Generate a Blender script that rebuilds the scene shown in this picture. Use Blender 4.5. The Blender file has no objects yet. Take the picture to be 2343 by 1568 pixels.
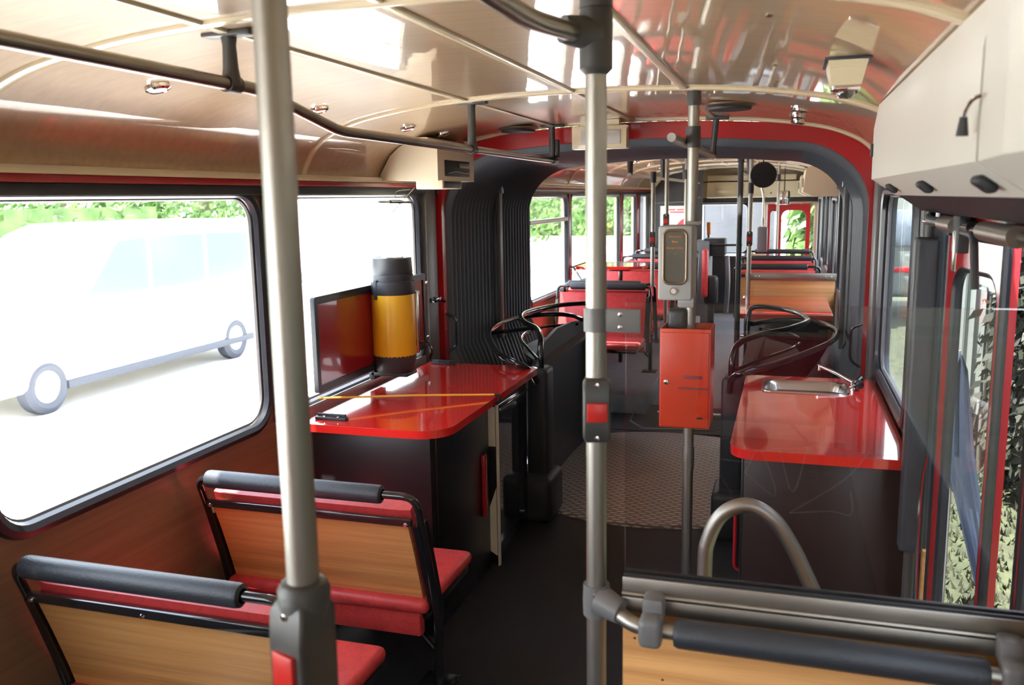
import bpy, bmesh, math, random
from mathutils import Vector, Matrix
random.seed(7)
PI = math.pi
S = bpy.context.scene
COL = S.collection

# ------------------------------------------------------------------ camera
yaw, pitch, roll = .304724, .163432, -.016936
cam_d = bpy.data.cameras.new('camera'); cam = bpy.data.objects.new('camera', cam_d); COL.objects.link(cam)
cy, sy, cp, sp, cr, sr = math.cos(yaw), math.sin(yaw), math.cos(pitch), math.sin(pitch), math.cos(roll), math.sin(roll)
Rw = Matrix(((cy, sy, 0), (0, 0, -1), (-sy, cy, 0)))
Rp = Matrix(((1, 0, 0), (0, cp, -sp), (0, sp, cp)))
Rr = Matrix(((cr, -sr, 0), (sr, cr, 0), (0, 0, 1)))
R = Rr @ Rp @ Rw
M4 = Matrix((R[0], -R[1], -R[2])).transposed().to_4x4()
M4.translation = (.75, 0, 1.75)
cam.matrix_world = M4
cam_d.sensor_width = 36; cam_d.lens = 2005.5 / 2343 * 36
cam_d.clip_start = .02; cam_d.clip_end = 200
cam_d.dof.use_dof = True; cam_d.dof.focus_distance = 3.7; cam_d.dof.aperture_fstop = 5.0
S.camera = cam

# ------------------------------------------------------------------ world, sun, exposure
W = bpy.data.worlds.new('sky'); S.world = W; W.use_nodes = True
wn = W.node_tree.nodes; wl = W.node_tree.links; wn.clear()
wo = wn.new('ShaderNodeOutputWorld'); wb = wn.new('ShaderNodeBackground')
tc = wn.new('ShaderNodeTexCoord'); sep = wn.new('ShaderNodeSeparateXYZ'); ramp = wn.new('ShaderNodeValToRGB')
wl.new(tc.outputs['Generated'], sep.inputs[0]); wl.new(sep.outputs['Z'], ramp.inputs[0])
ramp.color_ramp.elements[0].position = 0; ramp.color_ramp.elements[0].color = (.92, .96, 1, 1)
ramp.color_ramp.elements[1].position = .9; ramp.color_ramp.elements[1].color = (.62, .76, 1, 1)
wl.new(ramp.outputs[0], wb.inputs[0]); wb.inputs[1].default_value = 3.6
wl.new(wb.outputs[0], wo.inputs[0])
sd = bpy.data.lights.new('sun', 'SUN'); sd.energy = 20.0; sd.angle = .02; sd.color = (1, .96, .9)
so = bpy.data.objects.new('sun', sd); COL.objects.link(so); so.rotation_euler = (math.radians(14), math.radians(-12), 0)
S.view_settings.view_transform = 'Standard'; S.view_settings.look = 'None'
S.view_settings.exposure = 1.35; S.view_settings.gamma = 1; S.view_settings.use_curve_mapping = False

# ------------------------------------------------------------------ materials
def nodes(name):
    m = bpy.data.materials.new(name); m.use_nodes = True
    return m, m.node_tree.nodes, m.node_tree.links, m.node_tree.nodes['Principled BSDF']
def mat(name, col, rough=.5, metal=0, bump=0, bscale=200, var=0, vscale=6, coat=0, spec=.5, stretch=(1, 1, 1)):
    m, n, l, b = nodes(name)
    b.inputs['Base Color'].default_value = (*col, 1); b.inputs['Roughness'].default_value = rough
    b.inputs['Metallic'].default_value = metal; b.inputs['Coat Weight'].default_value = coat
    b.inputs['Coat Roughness'].default_value = .04
    b.inputs['Specular IOR Level'].default_value = spec
    t = n.new('ShaderNodeTexCoord'); mp = n.new('ShaderNodeMapping'); mp.inputs['Scale'].default_value = stretch
    l.new(t.outputs['Object'], mp.inputs[0])
    if bump:
        nz = n.new('ShaderNodeTexNoise'); nz.inputs['Scale'].default_value = bscale; nz.inputs['Detail'].default_value = 3
        bp = n.new('ShaderNodeBump'); bp.inputs['Strength'].default_value = bump; bp.inputs['Distance'].default_value = .002
        l.new(mp.outputs[0], nz.inputs[0]); l.new(nz.outputs[0], bp.inputs['Height']); l.new(bp.outputs[0], b.inputs['Normal'])
    if var:
        nz = n.new('ShaderNodeTexNoise'); nz.inputs['Scale'].default_value = vscale; nz.inputs['Detail'].default_value = 5
        mx = n.new('ShaderNodeMixRGB'); mx.blend_type = 'MULTIPLY'; mx.inputs[0].default_value = 1
        rp = n.new('ShaderNodeValToRGB'); rp.color_ramp.elements[0].position = .3; rp.color_ramp.elements[1].position = .7
        rp.color_ramp.elements[0].color = (1 - var, 1 - var, 1 - var, 1); rp.color_ramp.elements[1].color = (1, 1, 1, 1)
        l.new(mp.outputs[0], nz.inputs[0]); l.new(nz.outputs[0], rp.inputs[0])
        mx.inputs[1].default_value = (*col, 1); l.new(rp.outputs[0], mx.inputs[2]); l.new(mx.outputs[0], b.inputs['Base Color'])
    return m
def wood(name, c0, c1, axis, rough=.35, wave=0.0, wscale=(1, 1, 1), coat=0, fine=1.0, wsc=1.0):
    # laminate grain running along one axis: noise squeezed along the other two
    m, n, l, b = nodes(name)
    t = n.new('ShaderNodeTexCoord'); mp = n.new('ShaderNodeMapping')
    sc = [34, 34, 34]; sc[axis] = 1.0; mp.inputs['Scale'].default_value = sc
    l.new(t.outputs['Object'], mp.inputs[0])
    nz = n.new('ShaderNodeTexNoise'); nz.inputs['Scale'].default_value = 1.1; nz.inputs['Detail'].default_value = 7; nz.inputs['Roughness'].default_value = .65
    nz.inputs['Distortion'].default_value = .25
    l.new(mp.outputs[0], nz.inputs[0])
    rp = n.new('ShaderNodeValToRGB'); e = rp.color_ramp.elements
    e[0].position = .28; e[0].color = (*c0, 1); e[1].position = .72; e[1].color = (*c1, 1)
    l.new(nz.outputs[0], rp.inputs[0]); l.new(rp.outputs[0], b.inputs['Base Color'])
    b.inputs['Roughness'].default_value = rough; b.inputs['Coat Weight'].default_value = coat; b.inputs['Coat Roughness'].default_value = .03
    if wave:
        m2 = n.new('ShaderNodeMapping'); m2.inputs['Scale'].default_value = wscale; l.new(t.outputs['Object'], m2.inputs[0])
        n2 = n.new('ShaderNodeTexNoise'); n2.inputs['Scale'].default_value = wsc; n2.inputs['Detail'].default_value = 2
        bp = n.new('ShaderNodeBump'); bp.inputs['Strength'].default_value = 1; bp.inputs['Distance'].default_value = wave
        l.new(m2.outputs[0], n2.inputs[0]); l.new(n2.outputs[0], bp.inputs['Height']); l.new(bp.outputs[0], b.inputs['Normal']); l.new(bp.outputs[0], b.inputs['Coat Normal'])
    return m
def glass(name, tint=(1, 1, 1), refl=1.0, scratch=False):
    m = bpy.data.materials.new(name); m.use_nodes = True; n = m.node_tree.nodes; l = m.node_tree.links; n.clear()
    o = n.new('ShaderNodeOutputMaterial'); mx = n.new('ShaderNodeMixShader'); lw = n.new('ShaderNodeLayerWeight'); lw.inputs[0].default_value = .5
    pw = n.new('ShaderNodeMath'); pw.operation = 'POWER'; pw.inputs[1].default_value = 5; l.new(lw.outputs['Facing'], pw.inputs[0])
    fr = n.new('ShaderNodeMath'); fr.operation = 'MULTIPLY_ADD'; fr.inputs[1].default_value = .95; fr.inputs[2].default_value = .045; l.new(pw.outputs[0], fr.inputs[0]); fr.use_clamp = True
    tr = n.new('ShaderNodeBsdfTransparent'); gl = n.new('ShaderNodeBsdfGlossy'); gl.inputs['Roughness'].default_value = .005
    tr.inputs[0].default_value = (*tint, 1)
    mu = n.new('ShaderNodeMath'); mu.operation = 'MULTIPLY'; mu.inputs[1].default_value = refl
    l.new(fr.outputs[0], mu.inputs[0]); l.new(mu.outputs[0], mx.inputs[0]); l.new(tr.outputs[0], mx.inputs[1]); l.new(gl.outputs[0], mx.inputs[2])
    l.new(mx.outputs[0], o.inputs[0])
    return m
m_ceil = wood('ceiling_laminate', (.46, .31, .18), (.56, .39, .235), 0, rough=.36, wave=.0012, wscale=(7, 1.0, 1), coat=1.0)
m_ceil.node_tree.nodes['Principled BSDF'].inputs['Specular IOR Level'].default_value = .7
m_trim = mat('cream_trim', (.70, .60, .41), .22, coat=.3)
m_cream = mat('cream_paint', (.76, .67, .50), .4, bump=.05)
m_white = mat('warm_white_plastic', (.62, .59, .53), .38, bump=.06, bscale=400)
m_wood = wood('honey_laminate', (.50, .225, .065), (.84, .44, .165), 0, rough=.34)
m_woodY = wood('wall_laminate', (.165, .10, .06), (.25, .16, .098), 1, rough=.38)
m_red = mat('red_laminate', (.70, .024, .018), .13, coat=1.0, var=.06, vscale=3)
m_redp = mat('red_paint', (.40, .012, .016), .25, coat=.3)
m_redm = mat('red_panel', (.30, .012, .02), .22, coat=.4)
m_vinyl = mat('red_vinyl', (.68, .06, .06), .42, bump=.25, bscale=40, var=.18, vscale=22)
def veins(m):
    n = m.node_tree.nodes; l = m.node_tree.links; b = n['Principled BSDF']
    src = b.inputs['Base Color'].links[0].from_socket
    t = n.new('ShaderNodeTexCoord'); nz = n.new('ShaderNodeTexNoise'); nz.inputs['Scale'].default_value = 9
    ad = n.new('ShaderNodeMixRGB'); ad.inputs[0].default_value = .12; l.new(t.outputs['Object'], nz.inputs[0]); l.new(t.outputs['Object'], ad.inputs[1]); l.new(nz.outputs['Color'], ad.inputs[2])
    vo = n.new('ShaderNodeTexVoronoi'); vo.feature = 'DISTANCE_TO_EDGE'; vo.inputs['Scale'].default_value = 16; l.new(ad.outputs[0], vo.inputs['Vector'])
    mr = n.new('ShaderNodeMapRange'); mr.inputs[1].default_value = .0; mr.inputs[2].default_value = .035; mr.inputs[3].default_value = .78; mr.inputs[4].default_value = 1; l.new(vo.outputs['Distance'], mr.inputs[0])
    mx = n.new('ShaderNodeMixRGB'); mx.blend_type = 'MULTIPLY'; mx.inputs[0].default_value = 1; l.new(src, mx.inputs[1]); l.new(mr.outputs[0], mx.inputs[2]); l.new(mx.outputs[0], b.inputs['Base Color'])
veins(m_vinyl)
m_orange = mat('orange_red_paint', (.62, .045, .012), .3, var=.08, vscale=9)
m_alu = mat('brushed_aluminium', (.37, .35, .315), .42, metal=1, bump=.02, bscale=300, stretch=(1, 1, .1))
m_aluc = mat('grey_rail_metal', (.30, .285, .245), .3, metal=1)
m_chan = mat('matt_aluminium_channel', (.34, .31, .27), .42, metal=1, var=.1, vscale=12)
m_chrome = mat('chrome', (.8, .8, .8), .08, metal=1)
m_steel = mat('stainless_steel', (.62, .62, .60), .22, metal=1)
m_cast = mat('grey_cast_fitting', (.05, .048, .046), .42, bump=.1, bscale=120)
m_castl = mat('light_grey_fitting', (.15, .145, .145), .4, bump=.05)
m_blk = mat('gloss_black_tube', (.012, .012, .014), .14, coat=.5)
m_foam = mat('black_foam_grip', (.028, .031, .037), .42, bump=.5, bscale=260)
m_rub = mat('black_rubber', (.02, .021, .024), .5)
m_seal = mat('window_rubber', (.022, .024, .03), .3)
m_dark = mat('black_laminate', (.013, .012, .013), .3, var=.2)
m_brown = mat('dark_brown_laminate', (.024, .010, .009), .35)
m_floor = mat('floor_rubber', (.011, .012, .014), .62, bump=.3, bscale=180, var=.3, vscale=40)
m_floorg = mat('grey_floor', (.17, .175, .19), .5, var=.2, vscale=12)
m_bel = mat('bellows_rubber', (.085, .10, .118), .52, bump=.1, bscale=60)
m_grey = mat('grey_hammer_paint', (.36, .36, .35), .4, bump=.15, bscale=160)
m_greyb = mat('grey_blue_padding', (.17, .175, .20), .5)
m_yel = mat('yellow_enamel', (.83, .47, .02), .3)
m_dgrey = mat('dark_grey_plastic', (.035, .04, .047), .42)
m_bung = mat('yellow_cord', (.75, .42, .03), .6, bump=.5, bscale=400)
m_paper = mat('white_paper', (.8, .8, .8), .7)
m_redbtn = mat('red_button', (.55, .02, .015), .35)
m_glass = glass('window_glass', (.97, .98, .98), .45)
m_tint = glass('tinted_glass', (.6, .7, .72), 1.4)
m_part = glass('partition_glass', (.95, .93, .93), .75)
m_lamp = mat('milky_diffuser', (.55, .53, .5), .35)
m_mirror = mat('mirror_back_black', (.01, .01, .01), .7)
m_conc = mat('pale_concrete', (.62, .60, .56), .8, var=.12, vscale=.6)
m_grass = mat('grass', (.035, .045, .016), .9, var=.7, vscale=9)  # kept dark: shade right of the bus is put into the colour
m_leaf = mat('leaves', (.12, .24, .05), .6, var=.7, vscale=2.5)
m_leafd = mat('shaded_leaves', (.014, .02, .008), .7, var=.7, vscale=3)  # darker copy of the leaves, shade of the right side included
m_bark = mat('bark', (.12, .09, .06), .9)
m_van = mat('white_van_paint', (.85, .85, .85), .2, coat=.6)
m_vglass = mat('van_window_glass', (.12, .145, .18), .15)
m_tyre = mat('tyre', (.06, .065, .08), .8)
m_blue = mat('blue_canvas', (.018, .034, .075), .8, var=.2, vscale=4)  # blue lowered to carry the shade right of the bus
m_pale = mat('pale_canvas', (.15, .17, .155), .8, var=.1, vscale=2)  # pale tone darkened, with the right side's shade in it
m_brick = mat('grey_facade', (.05, .055, .065), .8, var=.3, vscale=2)
m_led = bpy.data.materials.new('orange_lettering'); m_led.use_nodes = True
b_ = m_led.node_tree.nodes['Principled BSDF']; b_.inputs['Base Color'].default_value = (.75, .25, .04, 1)

def plate_mat():
    # tread plate: alternating raised bars
    m, n, l, b = nodes('tread_plate'); b.inputs['Metallic'].default_value = .3; b.inputs['Roughness'].default_value = .36
    b.inputs['Base Color'].default_value = (.30, .28, .26, 1)
    t = n.new('ShaderNodeTexCoord'); outs = []
    for k, (ang, off) in enumerate(((.62, 0), (-.62, .5))):
        mp = n.new('ShaderNodeMapping'); mp.inputs['Scale'].default_value = (16, 16, 1); mp.inputs['Location'].default_value = (off, off, 0)
        l.new(t.outputs['Object'], mp.inputs[0])
        fr = n.new('ShaderNodeVectorMath'); fr.operation = 'FRACTION'; l.new(mp.outputs[0], fr.inputs[0])
        sb = n.new('ShaderNodeVectorMath'); sb.operation = 'SUBTRACT'; sb.inputs[1].default_value = (.5, .5, 0); l.new(fr.outputs[0], sb.inputs[0])
        m2 = n.new('ShaderNodeMapping'); m2.inputs['Rotation'].default_value = (0, 0, ang); m2.inputs['Scale'].default_value = (2.3, 6.5, 0)
        l.new(sb.outputs[0], m2.inputs[0])
        ln = n.new('ShaderNodeVectorMath'); ln.operation = 'LENGTH'; l.new(m2.outputs[0], ln.inputs[0])
        mr = n.new('ShaderNodeMapRange'); mr.inputs[1].default_value = .75; mr.inputs[2].default_value = 1.1; mr.inputs[3].default_value = 1; mr.inputs[4].default_value = 0
        l.new(ln.outputs['Value'], mr.inputs[0]); outs.append(mr)
    mx = n.new('ShaderNodeMath'); mx.operation = 'MAXIMUM'; l.new(outs[0].outputs[0], mx.inputs[0]); l.new(outs[1].outputs[0], mx.inputs[1])
    bp = n.new('ShaderNodeBump'); bp.inputs['Strength'].default_value = .9; bp.inputs['Distance'].default_value = .007
    l.new(mx.outputs[0], bp.inputs['Height']); l.new(bp.outputs[0], b.inputs['Normal'])
    rp = n.new('ShaderNodeMixRGB'); rp.inputs[1].default_value = (.22, .20, .185, 1); rp.inputs[2].default_value = (.58, .54, .50, 1)
    l.new(mx.outputs[0], rp.inputs[0]); l.new(rp.outputs[0], b.inputs['Base Color'])
    return m
m_plate = plate_mat()

# ------------------------------------------------------------------ mesh builder
def fillet(pts, r, n=6, closed=False):
    pts = [Vector(p) for p in pts]; out = []
    N = len(pts)
    for i, p in enumerate(pts):
        if not closed and i in (0, N - 1): out.append(p); continue
        a = pts[i - 1]; c = pts[(i + 1) % N]
        u = (a - p); v = (c - p); rr = min(r, u.length * .49, v.length * .49)
        s = p + u.normalized() * rr; e = p + v.normalized() * rr
        for k in range(n + 1):
            t = k / n; out.append((1 - t) ** 2 * s + 2 * t * (1 - t) * p + t * t * e)
    return out
def spline(pts, n=8, closed=False):
    P = [Vector(p) for p in pts]; N = len(P); out = []
    rng = range(N) if closed else range(N - 1)
    for i in rng:
        p1, p2 = P[i], P[(i + 1) % N]
        p0 = P[i - 1] if (closed or i > 0) else p1 * 2 - p2
        p3 = P[(i + 2) % N] if (closed or i < N - 2) else p2 * 2 - p1
        for k in range(n):
            t = k / n
            out.append(.5 * ((2 * p1) + (-p0 + p2) * t + (2 * p0 - 5 * p1 + 4 * p2 - p3) * t * t + (-p0 + 3 * p1 - 3 * p2 + p3) * t ** 3))
    if not closed: out.append(P[-1])
    return out
class G:
    def __init__(s): s.b = bmesh.new()
    def box(s, x0, x1, y0, y1, z0, z1, bev=0, seg=2, M=None):
        r = bmesh.ops.create_cube(s.b, size=1); vs = r['verts']
        for v in vs: v.co = Vector(((x0 + x1) / 2 + v.co.x * (x1 - x0), (y0 + y1) / 2 + v.co.y * (y1 - y0), (z0 + z1) / 2 + v.co.z * (z1 - z0)))
        if bev:
            es = list({e for v in vs for e in v.link_edges})
            bev = min(bev, .49 * min(abs(x1 - x0), abs(y1 - y0), abs(z1 - z0)))
            q = bmesh.ops.bevel(s.b, geom=es, offset=bev, segments=seg, profile=.5, affect='EDGES'); vs = list({v for f in q['faces'] for v in f.verts} | {v for v in vs if v.is_valid})
        if M is not None:
            for v in vs: v.co = M @ v.co
        return s
    def tube(s, pts, r, n=12, closed=False, cap=True, sx=1, sy=1):
        P = [Vector(p) for p in pts]
        Q = [P[0]]
        for p in P[1:]:
            if (p - Q[-1]).length > 1e-5: Q.append(p)
        P = Q; N = len(P); rings = []
        up = None
        for i, p in enumerate(P):
            if closed: t = P[(i + 1) % N] - P[i - 1]
            else: t = P[min(i + 1, N - 1)] - P[max(i - 1, 0)]
            t.normalize()
            if up is None:
                up = Vector((0, 0, 1)) if abs(t.z) < .9 else Vector((0, 1, 0))
            a = (up - t * up.dot(t)).normalized(); c = t.cross(a); up = a
            ri = r[i] if isinstance(r, (list, tuple)) else r
            rings.append([s.b.verts.new(p + a * (math.cos(2 * PI * k / n) * ri * sx) + c * (math.sin(2 * PI * k / n) * ri * sy)) for k in range(n)])
        for i in range(N if closed else N - 1):
            A, B = rings[i], rings[(i + 1) % N]
            for k in range(n): s.b.faces.new((A[k], A[(k + 1) % n], B[(k + 1) % n], B[k]))
        if cap and not closed:
            s.b.faces.new(rings[0][::-1]); s.b.faces.new(rings[-1])
        return s
    def cyl(s, p0, p1, r0, r1=None, n=24, cap=True):
        r1 = r0 if r1 is None else r1
        return s.tube([p0, p1], [r0, r1], n, cap=cap)
    def lathe(s, prof, c=(0, 0, 0), axis=(0, 0, 1), n=32):
        ax = Vector(axis).normalized(); u = ax.orthogonal().normalized(); v = ax.cross(u); c = Vector(c); rings = []
        for (r, h) in prof:
            if r < 1e-6: rings.append([s.b.verts.new(c + ax * h)])
            else: rings.append([s.b.verts.new(c + ax * h + (u * math.cos(2 * PI * k / n) + v * math.sin(2 * PI * k / n)) * r) for k in range(n)])
        for A, B in zip(rings, rings[1:]):
            for k in range(n):
                a0, a1 = A[k % len(A)], A[(k + 1) % len(A)]; b0, b1 = B[k % len(B)], B[(k + 1) % len(B)]
                f = [a0, a1, b1, b0]; g = []
                for q in f:
                    if q not in g: g.append(q)
                if len(g) > 2: s.b.faces.new(g)
        return s
    def prism(s, poly, off, hole=None):
        # poly: closed loop of 3D points, extruded by vector off (ends capped)
        off = Vector(off); A = [s.b.verts.new(Vector(p)) for p in poly]; B = [s.b.verts.new(Vector(p) + off) for p in poly]; n = len(A)
        for k in range(n): s.b.faces.new((A[k], A[(k + 1) % n], B[(k + 1) % n], B[k]))
        s.b.faces.new(A[::-1]); s.b.faces.new(B)
        return s
    def plate(s, outer, holes, off):
        # flat plate with holes; loops of 3D points in one plane
        off = Vector(off); es = []; loops = []
        for lp in [outer] + holes:
            vs = [s.b.verts.new(Vector(p)) for p in lp]; loops.append(vs)
            for k in range(len(vs)): es.append(s.b.edges.new((vs[k], vs[(k + 1) % len(vs)])))
        r = bmesh.ops.triangle_fill(s.b, edges=es, use_beauty=True)
        fs = [f for f in r['geom'] if isinstance(f, bmesh.types.BMFace)]
        mp = {}
        for lp in loops:
            for v in lp: mp[v] = s.b.verts.new(v.co + off)
        for f in fs: s.b.faces.new([mp[v] for v in f.verts][::-1])
        for lp in loops:
            n = len(lp)
            for k in range(n): s.b.faces.new((lp[k], lp[(k + 1) % n], mp[lp[(k + 1) % n]], mp[lp[k]]))
        return s
    def loft(s, rings, closed=True, caps=False):
        V = [[s.b.verts.new(Vector(p)) for p in r] for r in rings]
        for A, B in zip(V, V[1:]):
            n = len(A)
            for k in range(n if closed else n - 1): s.b.faces.new((A[k], A[(k + 1) % n], B[(k + 1) % n], B[k]))
        if caps: s.b.faces.new(V[0][::-1]); s.b.faces.new(V[-1])
        return s
WL = {}
def tag(o, label=None, cat=None, group=None, kind=None):
    if label: o['label'] = label
    if cat: o['category'] = cat
    if group: o['group'] = group
    if kind: o['kind'] = kind
    return o
def empty(name, loc, label=None, cat=None, group=None, kind=None):
    o = bpy.data.objects.new(name, None); COL.objects.link(o); o.location = loc; o.empty_display_size = .1
    WL[o.name] = Vector(loc); return tag(o, label, cat, group, kind)
def obj(name, g, m, parent=None, label=None, cat=None, group=None, kind=None, smooth=35):
    me = bpy.data.meshes.new(name); b = g.b
    bmesh.ops.remove_doubles(b, verts=b.verts, dist=1e-6)
    bmesh.ops.recalc_face_normals(b, faces=b.faces)
    b.to_mesh(me); b.free()
    if smooth:
        me.shade_smooth(); me.set_sharp_from_angle(angle=math.radians(smooth))
    me.materials.append(m)
    if parent is None:
        xs = [v.co for v in me.vertices]
        lo = Vector((min(v.x for v in xs), min(v.y for v in xs), min(v.z for v in xs))); hi = Vector((max(v.x for v in xs), max(v.y for v in xs), max(v.z for v in xs)))
        L = Vector(((lo.x + hi.x) / 2, (lo.y + hi.y) / 2, lo.z))
        if kind == 'structure': L = Vector((0, 0, 0))
    else: L = WL[parent.name]
    me.transform(Matrix.Translation(-L))
    o = bpy.data.objects.new(name, me); COL.objects.link(o)
    if parent is None: o.location = L
    else: o.parent = parent
    WL[o.name] = L
    return tag(o, label, cat, group, kind)
def copy_tree(o, parent=None):
    c = o.copy(); COL.objects.link(c)
    if parent is not None: c.parent = parent
    for ch in list(o.children): copy_tree(ch, c)
    return c
def text(name, s, size, loc, rot, m, parent, ext=.0006, align='CENTER'):
    cu = bpy.data.curves.new(name, 'FONT'); cu.body = s; cu.size = size; cu.extrude = ext; cu.align_x = align; cu.align_y = 'CENTER'
    t = bpy.data.objects.new(name, cu); COL.objects.link(t)
    dg = bpy.context.evaluated_depsgraph_get(); me = bpy.data.meshes.new_from_object(t.evaluated_get(dg)); bpy.data.objects.remove(t)
    me.transform(Matrix.Translation(Vector(loc) - WL[parent.name]) @ rot)
    me.materials.clear(); me.materials.append(m)
    o = bpy.data.objects.new(name, me); COL.objects.link(o); o.parent = parent; WL[o.name] = WL[parent.name]
    return o
def rrect(u0, u1, v0, v1, r, f, n=6):
    # rounded rectangle; f maps (u, v) to a 3D point; r one radius or four
    rs = r if isinstance(r, (list, tuple)) else [r] * 4
    out = []
    for (cu, cv, a0), rr in zip(((u1, v1, 0), (u0, v1, 90), (u0, v0, 180), (u1, v0, 270)), rs):
        su = -1 if cu == u1 else 1; sv = -1 if cv == v1 else 1
        for k in range(n + 1):
            a = math.radians(a0 + 90 * k / n)
            out.append(f(cu + su * rr + rr * math.cos(a), cv + sv * rr + rr * math.sin(a)))
    return out

# ------------------------------------------------------------------ bus shell
PR = [(0, 2.137), (.2, 2.135), (.45, 2.125), (.65, 2.108), (.85, 2.078), (.97, 2.046), (1.07, 2.0), (1.13, 1.945), (1.165, 1.885), (1.18, 1.84)]
def prof():
    r = [(p.x, p.y) for p in spline([(a, b, 0) for a, b in PR], 4)]
    return [(-x, z) for x, z in r[::-1]][:-1] + r
PF = prof()
def pz(x):
    x = abs(x)
    for (a, b), (c, d) in zip(PR, PR[1:]):
        if a <= x <= c: return b + (d - b) * (x - a) / (c - a)
    return 1.84
def offset(profile, d):
    out = []
    for i, (x, z) in enumerate(profile):
        a = profile[max(i - 1, 0)]; b = profile[min(i + 1, len(profile) - 1)]
        t = Vector((b[0] - a[0], b[1] - a[1])).normalized(); nrm = Vector((-t.y, t.x))
        out.append((x + nrm.x * d, z + nrm.y * d))
    return out
def vault(name, y0, y1, ny=1):
    out = offset(PF, .035); loop = PF + out[::-1]
    g = G(); g.loft([[(x, y0 + (y1 - y0) * i / ny, z) for x, z in loop] for i in range(ny + 1)], True, True)
    return obj(name, g, m_ceil, kind='structure')
Y0 = -3.2
vault('ceiling', Y0, 4.7); vault('ceiling_front', 6.5, 14.0)
ti = [0]
def trim(g, m, **k):
    ti[0] += 1; return obj('trim_%d' % ti[0], g, m, kind='structure', **k)
def xrib(y, w=.034, d=.007):
    inn = offset(PF, -d); loop = offset(PF, .002) + inn[::-1]
    g = G(); g.loft([[(x, y - w / 2, z) for x, z in loop], [(x, y - w / 4, z - (.0 if i < len(PF) else .003)) for i, (x, z) in enumerate(loop)],
                     [(x, y + w / 4, z - (.0 if i < len(PF) else .003)) for i, (x, z) in enumerate(loop)], [(x, y + w / 2, z) for x, z in loop]], True, True)
    trim(g, m_trim)
for y in (-1.6, .02, 1.66, 3.27, 4.63, 6.6, 7.9, 9.2, 10.55, 11.8, 13.1): xrib(y)
for (a, b) in ((Y0, 4.68), (6.5, 14)):
    for x in (-.45, -.03, .38):
        g = G(); g.box(x - .013, x + .013, a, b, pz(x) - .007, pz(x) + .004, .003); trim(g, m_trim)
    for s in (-1, 1):
        g = G(); g.box(s * 1.155, s * 1.2, a, b, 1.835, 1.86, .005); trim(g, m_trim)
        g = G(); g.box(s * 1.158, s * 1.2, a, b, 1.812, 1.835, .003); trim(g, m_redp)
        g = G(); g.box(s * 1.15, s * 1.2, a, b, 1.777, 1.812, .006); trim(g, m_seal)
# floor
g = G(); g.box(-1.2, 1.2, Y0, 6.45, -.06, 0); obj('floor', g, m_floor, kind='structure')
g = G(); g.box(-1.2, 1.2, 6.45, 14.0, -.06, .0); obj('floor_front', g, m_floorg, kind='structure')
g = G()
g.box(-.62, .62, 6.40, 7.25, .0, .006, .002); obj('trim_joint', g, m_floor, kind='structure')
oc = [(-.42, 7.2), (.33, 7.2), (.37, 6.75), (.27, 6.5), (-.25, 6.45), (-.38, 6.66)]
g = G(); g.tube([(x, y, .008) for x, y in oc], .008, 6, closed=True); trim(g, m_castl)
g = G(); g.lathe([(0, .012), (.93, .012), (.955, .010), (.97, 0), (.97, -.01), (0, -.01)], (0, 5.42, .0), n=96)
obj('turntable_plate', g, m_plate, label='round grey chequered metal turntable plate in the floor between the two bus halves', cat='floor plate')

win_i = [0]
def side_wall(name, sx, y0, y1, holes, z0=-.02, z1=1.8, m=m_woodY, band=1.68):
    x = sx * 1.18; f = lambda u, v: (x, u, v)
    hl = [rrect(a, b, c, d, r, f) for a, b, c, d, r in holes]
    g = G(); g.plate([(x, y0, z0), (x, y1, z0), (x, y1, z1), (x, y0, z1)], hl, (sx * .05, 0, 0))
    return obj(name, g, m, kind='structure', smooth=20)
def window(sx, a, b, c, d, r, pane=True, w=.042, bar=None, m=m_seal, gm=None):
    win_i[0] += 1; x = sx * 1.178
    root = empty('window_%d' % win_i[0], (x, (a + b) / 2, c), kind='structure')
    f = lambda u, v: (x, u, v)
    g = G(); g.tube(rrect(a + .004, b - .004, c + .004, d - .004, r, f, 8), 1, 8, closed=True, sx=.024, sy=.020); obj('seal', g, m, root)
    f2 = lambda u, v: (x + sx * .018, u, v)
    g = G(); g.tube(rrect(a + .028, b - .028, c + .028, d - .028, r * .85, f2, 8), .009, 6, closed=True); obj('bead', g, m_castl, root)
    if pane:
        g = G(); f3 = lambda u, v: (x + sx * .03, u, v); g.prism(rrect(a, b, c, d, r, f3, 8), (sx * .005, 0, 0)); obj('pane', g, gm or m_glass, root, smooth=0)
    if bar:
        g = G(); g.box(x - sx * .01 if sx > 0 else x - .02, x + .02, a + .02, b - .02, bar - .018, bar + .018, .006); obj('transom', g, m_alu, root)
    return root
LW = [(-2.9, -1.6, .885, 1.795, .12), (-1.3, 1.48, .885, 1.795, .12), (1.64, 2.93, .885, 1.795, .12), (3.04, 4.46, .885, 1.795, .10)]
side_wall('wall_left', -1, Y0, 4.68, LW)
for h in LW: window(-1, *h)
LF = [(6.58, 7.86, .905, 1.775, .1), (7.97, 9.12, .905, 1.775, .08), (9.26, 10.44, .905, 1.775, .08), (10.66, 11.64, .905, 1.775, .08), (11.94, 12.68, .905, 1.775, .08)]
side_wall('wall_left_front', -1, 6.46, 14.0, LF)
for i, h in enumerate(LF): window(-1, *h, bar=1.555 if i == 0 else None)
RWn = [(-2.9, -1.6, .9, 1.76, .12), (-1.3, 1.35, .9, 1.76, .12)]
side_wall('wall_right_rear', 1, Y0, 1.66, RWn)
for h in RWn: window(1, *h)
RW = [(3.32, 4.44, .905, 1.76, .1)]
side_wall('wall_right', 1, 2.98, 4.68, RW, m=m_dgrey)
for h in RW: window(1, *h)
g = G(); g.box(1.18, 1.23, 1.66, 2.98, 1.655, 1.8); obj('wall_right_lintel', g, m_redp, kind='structure')
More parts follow.
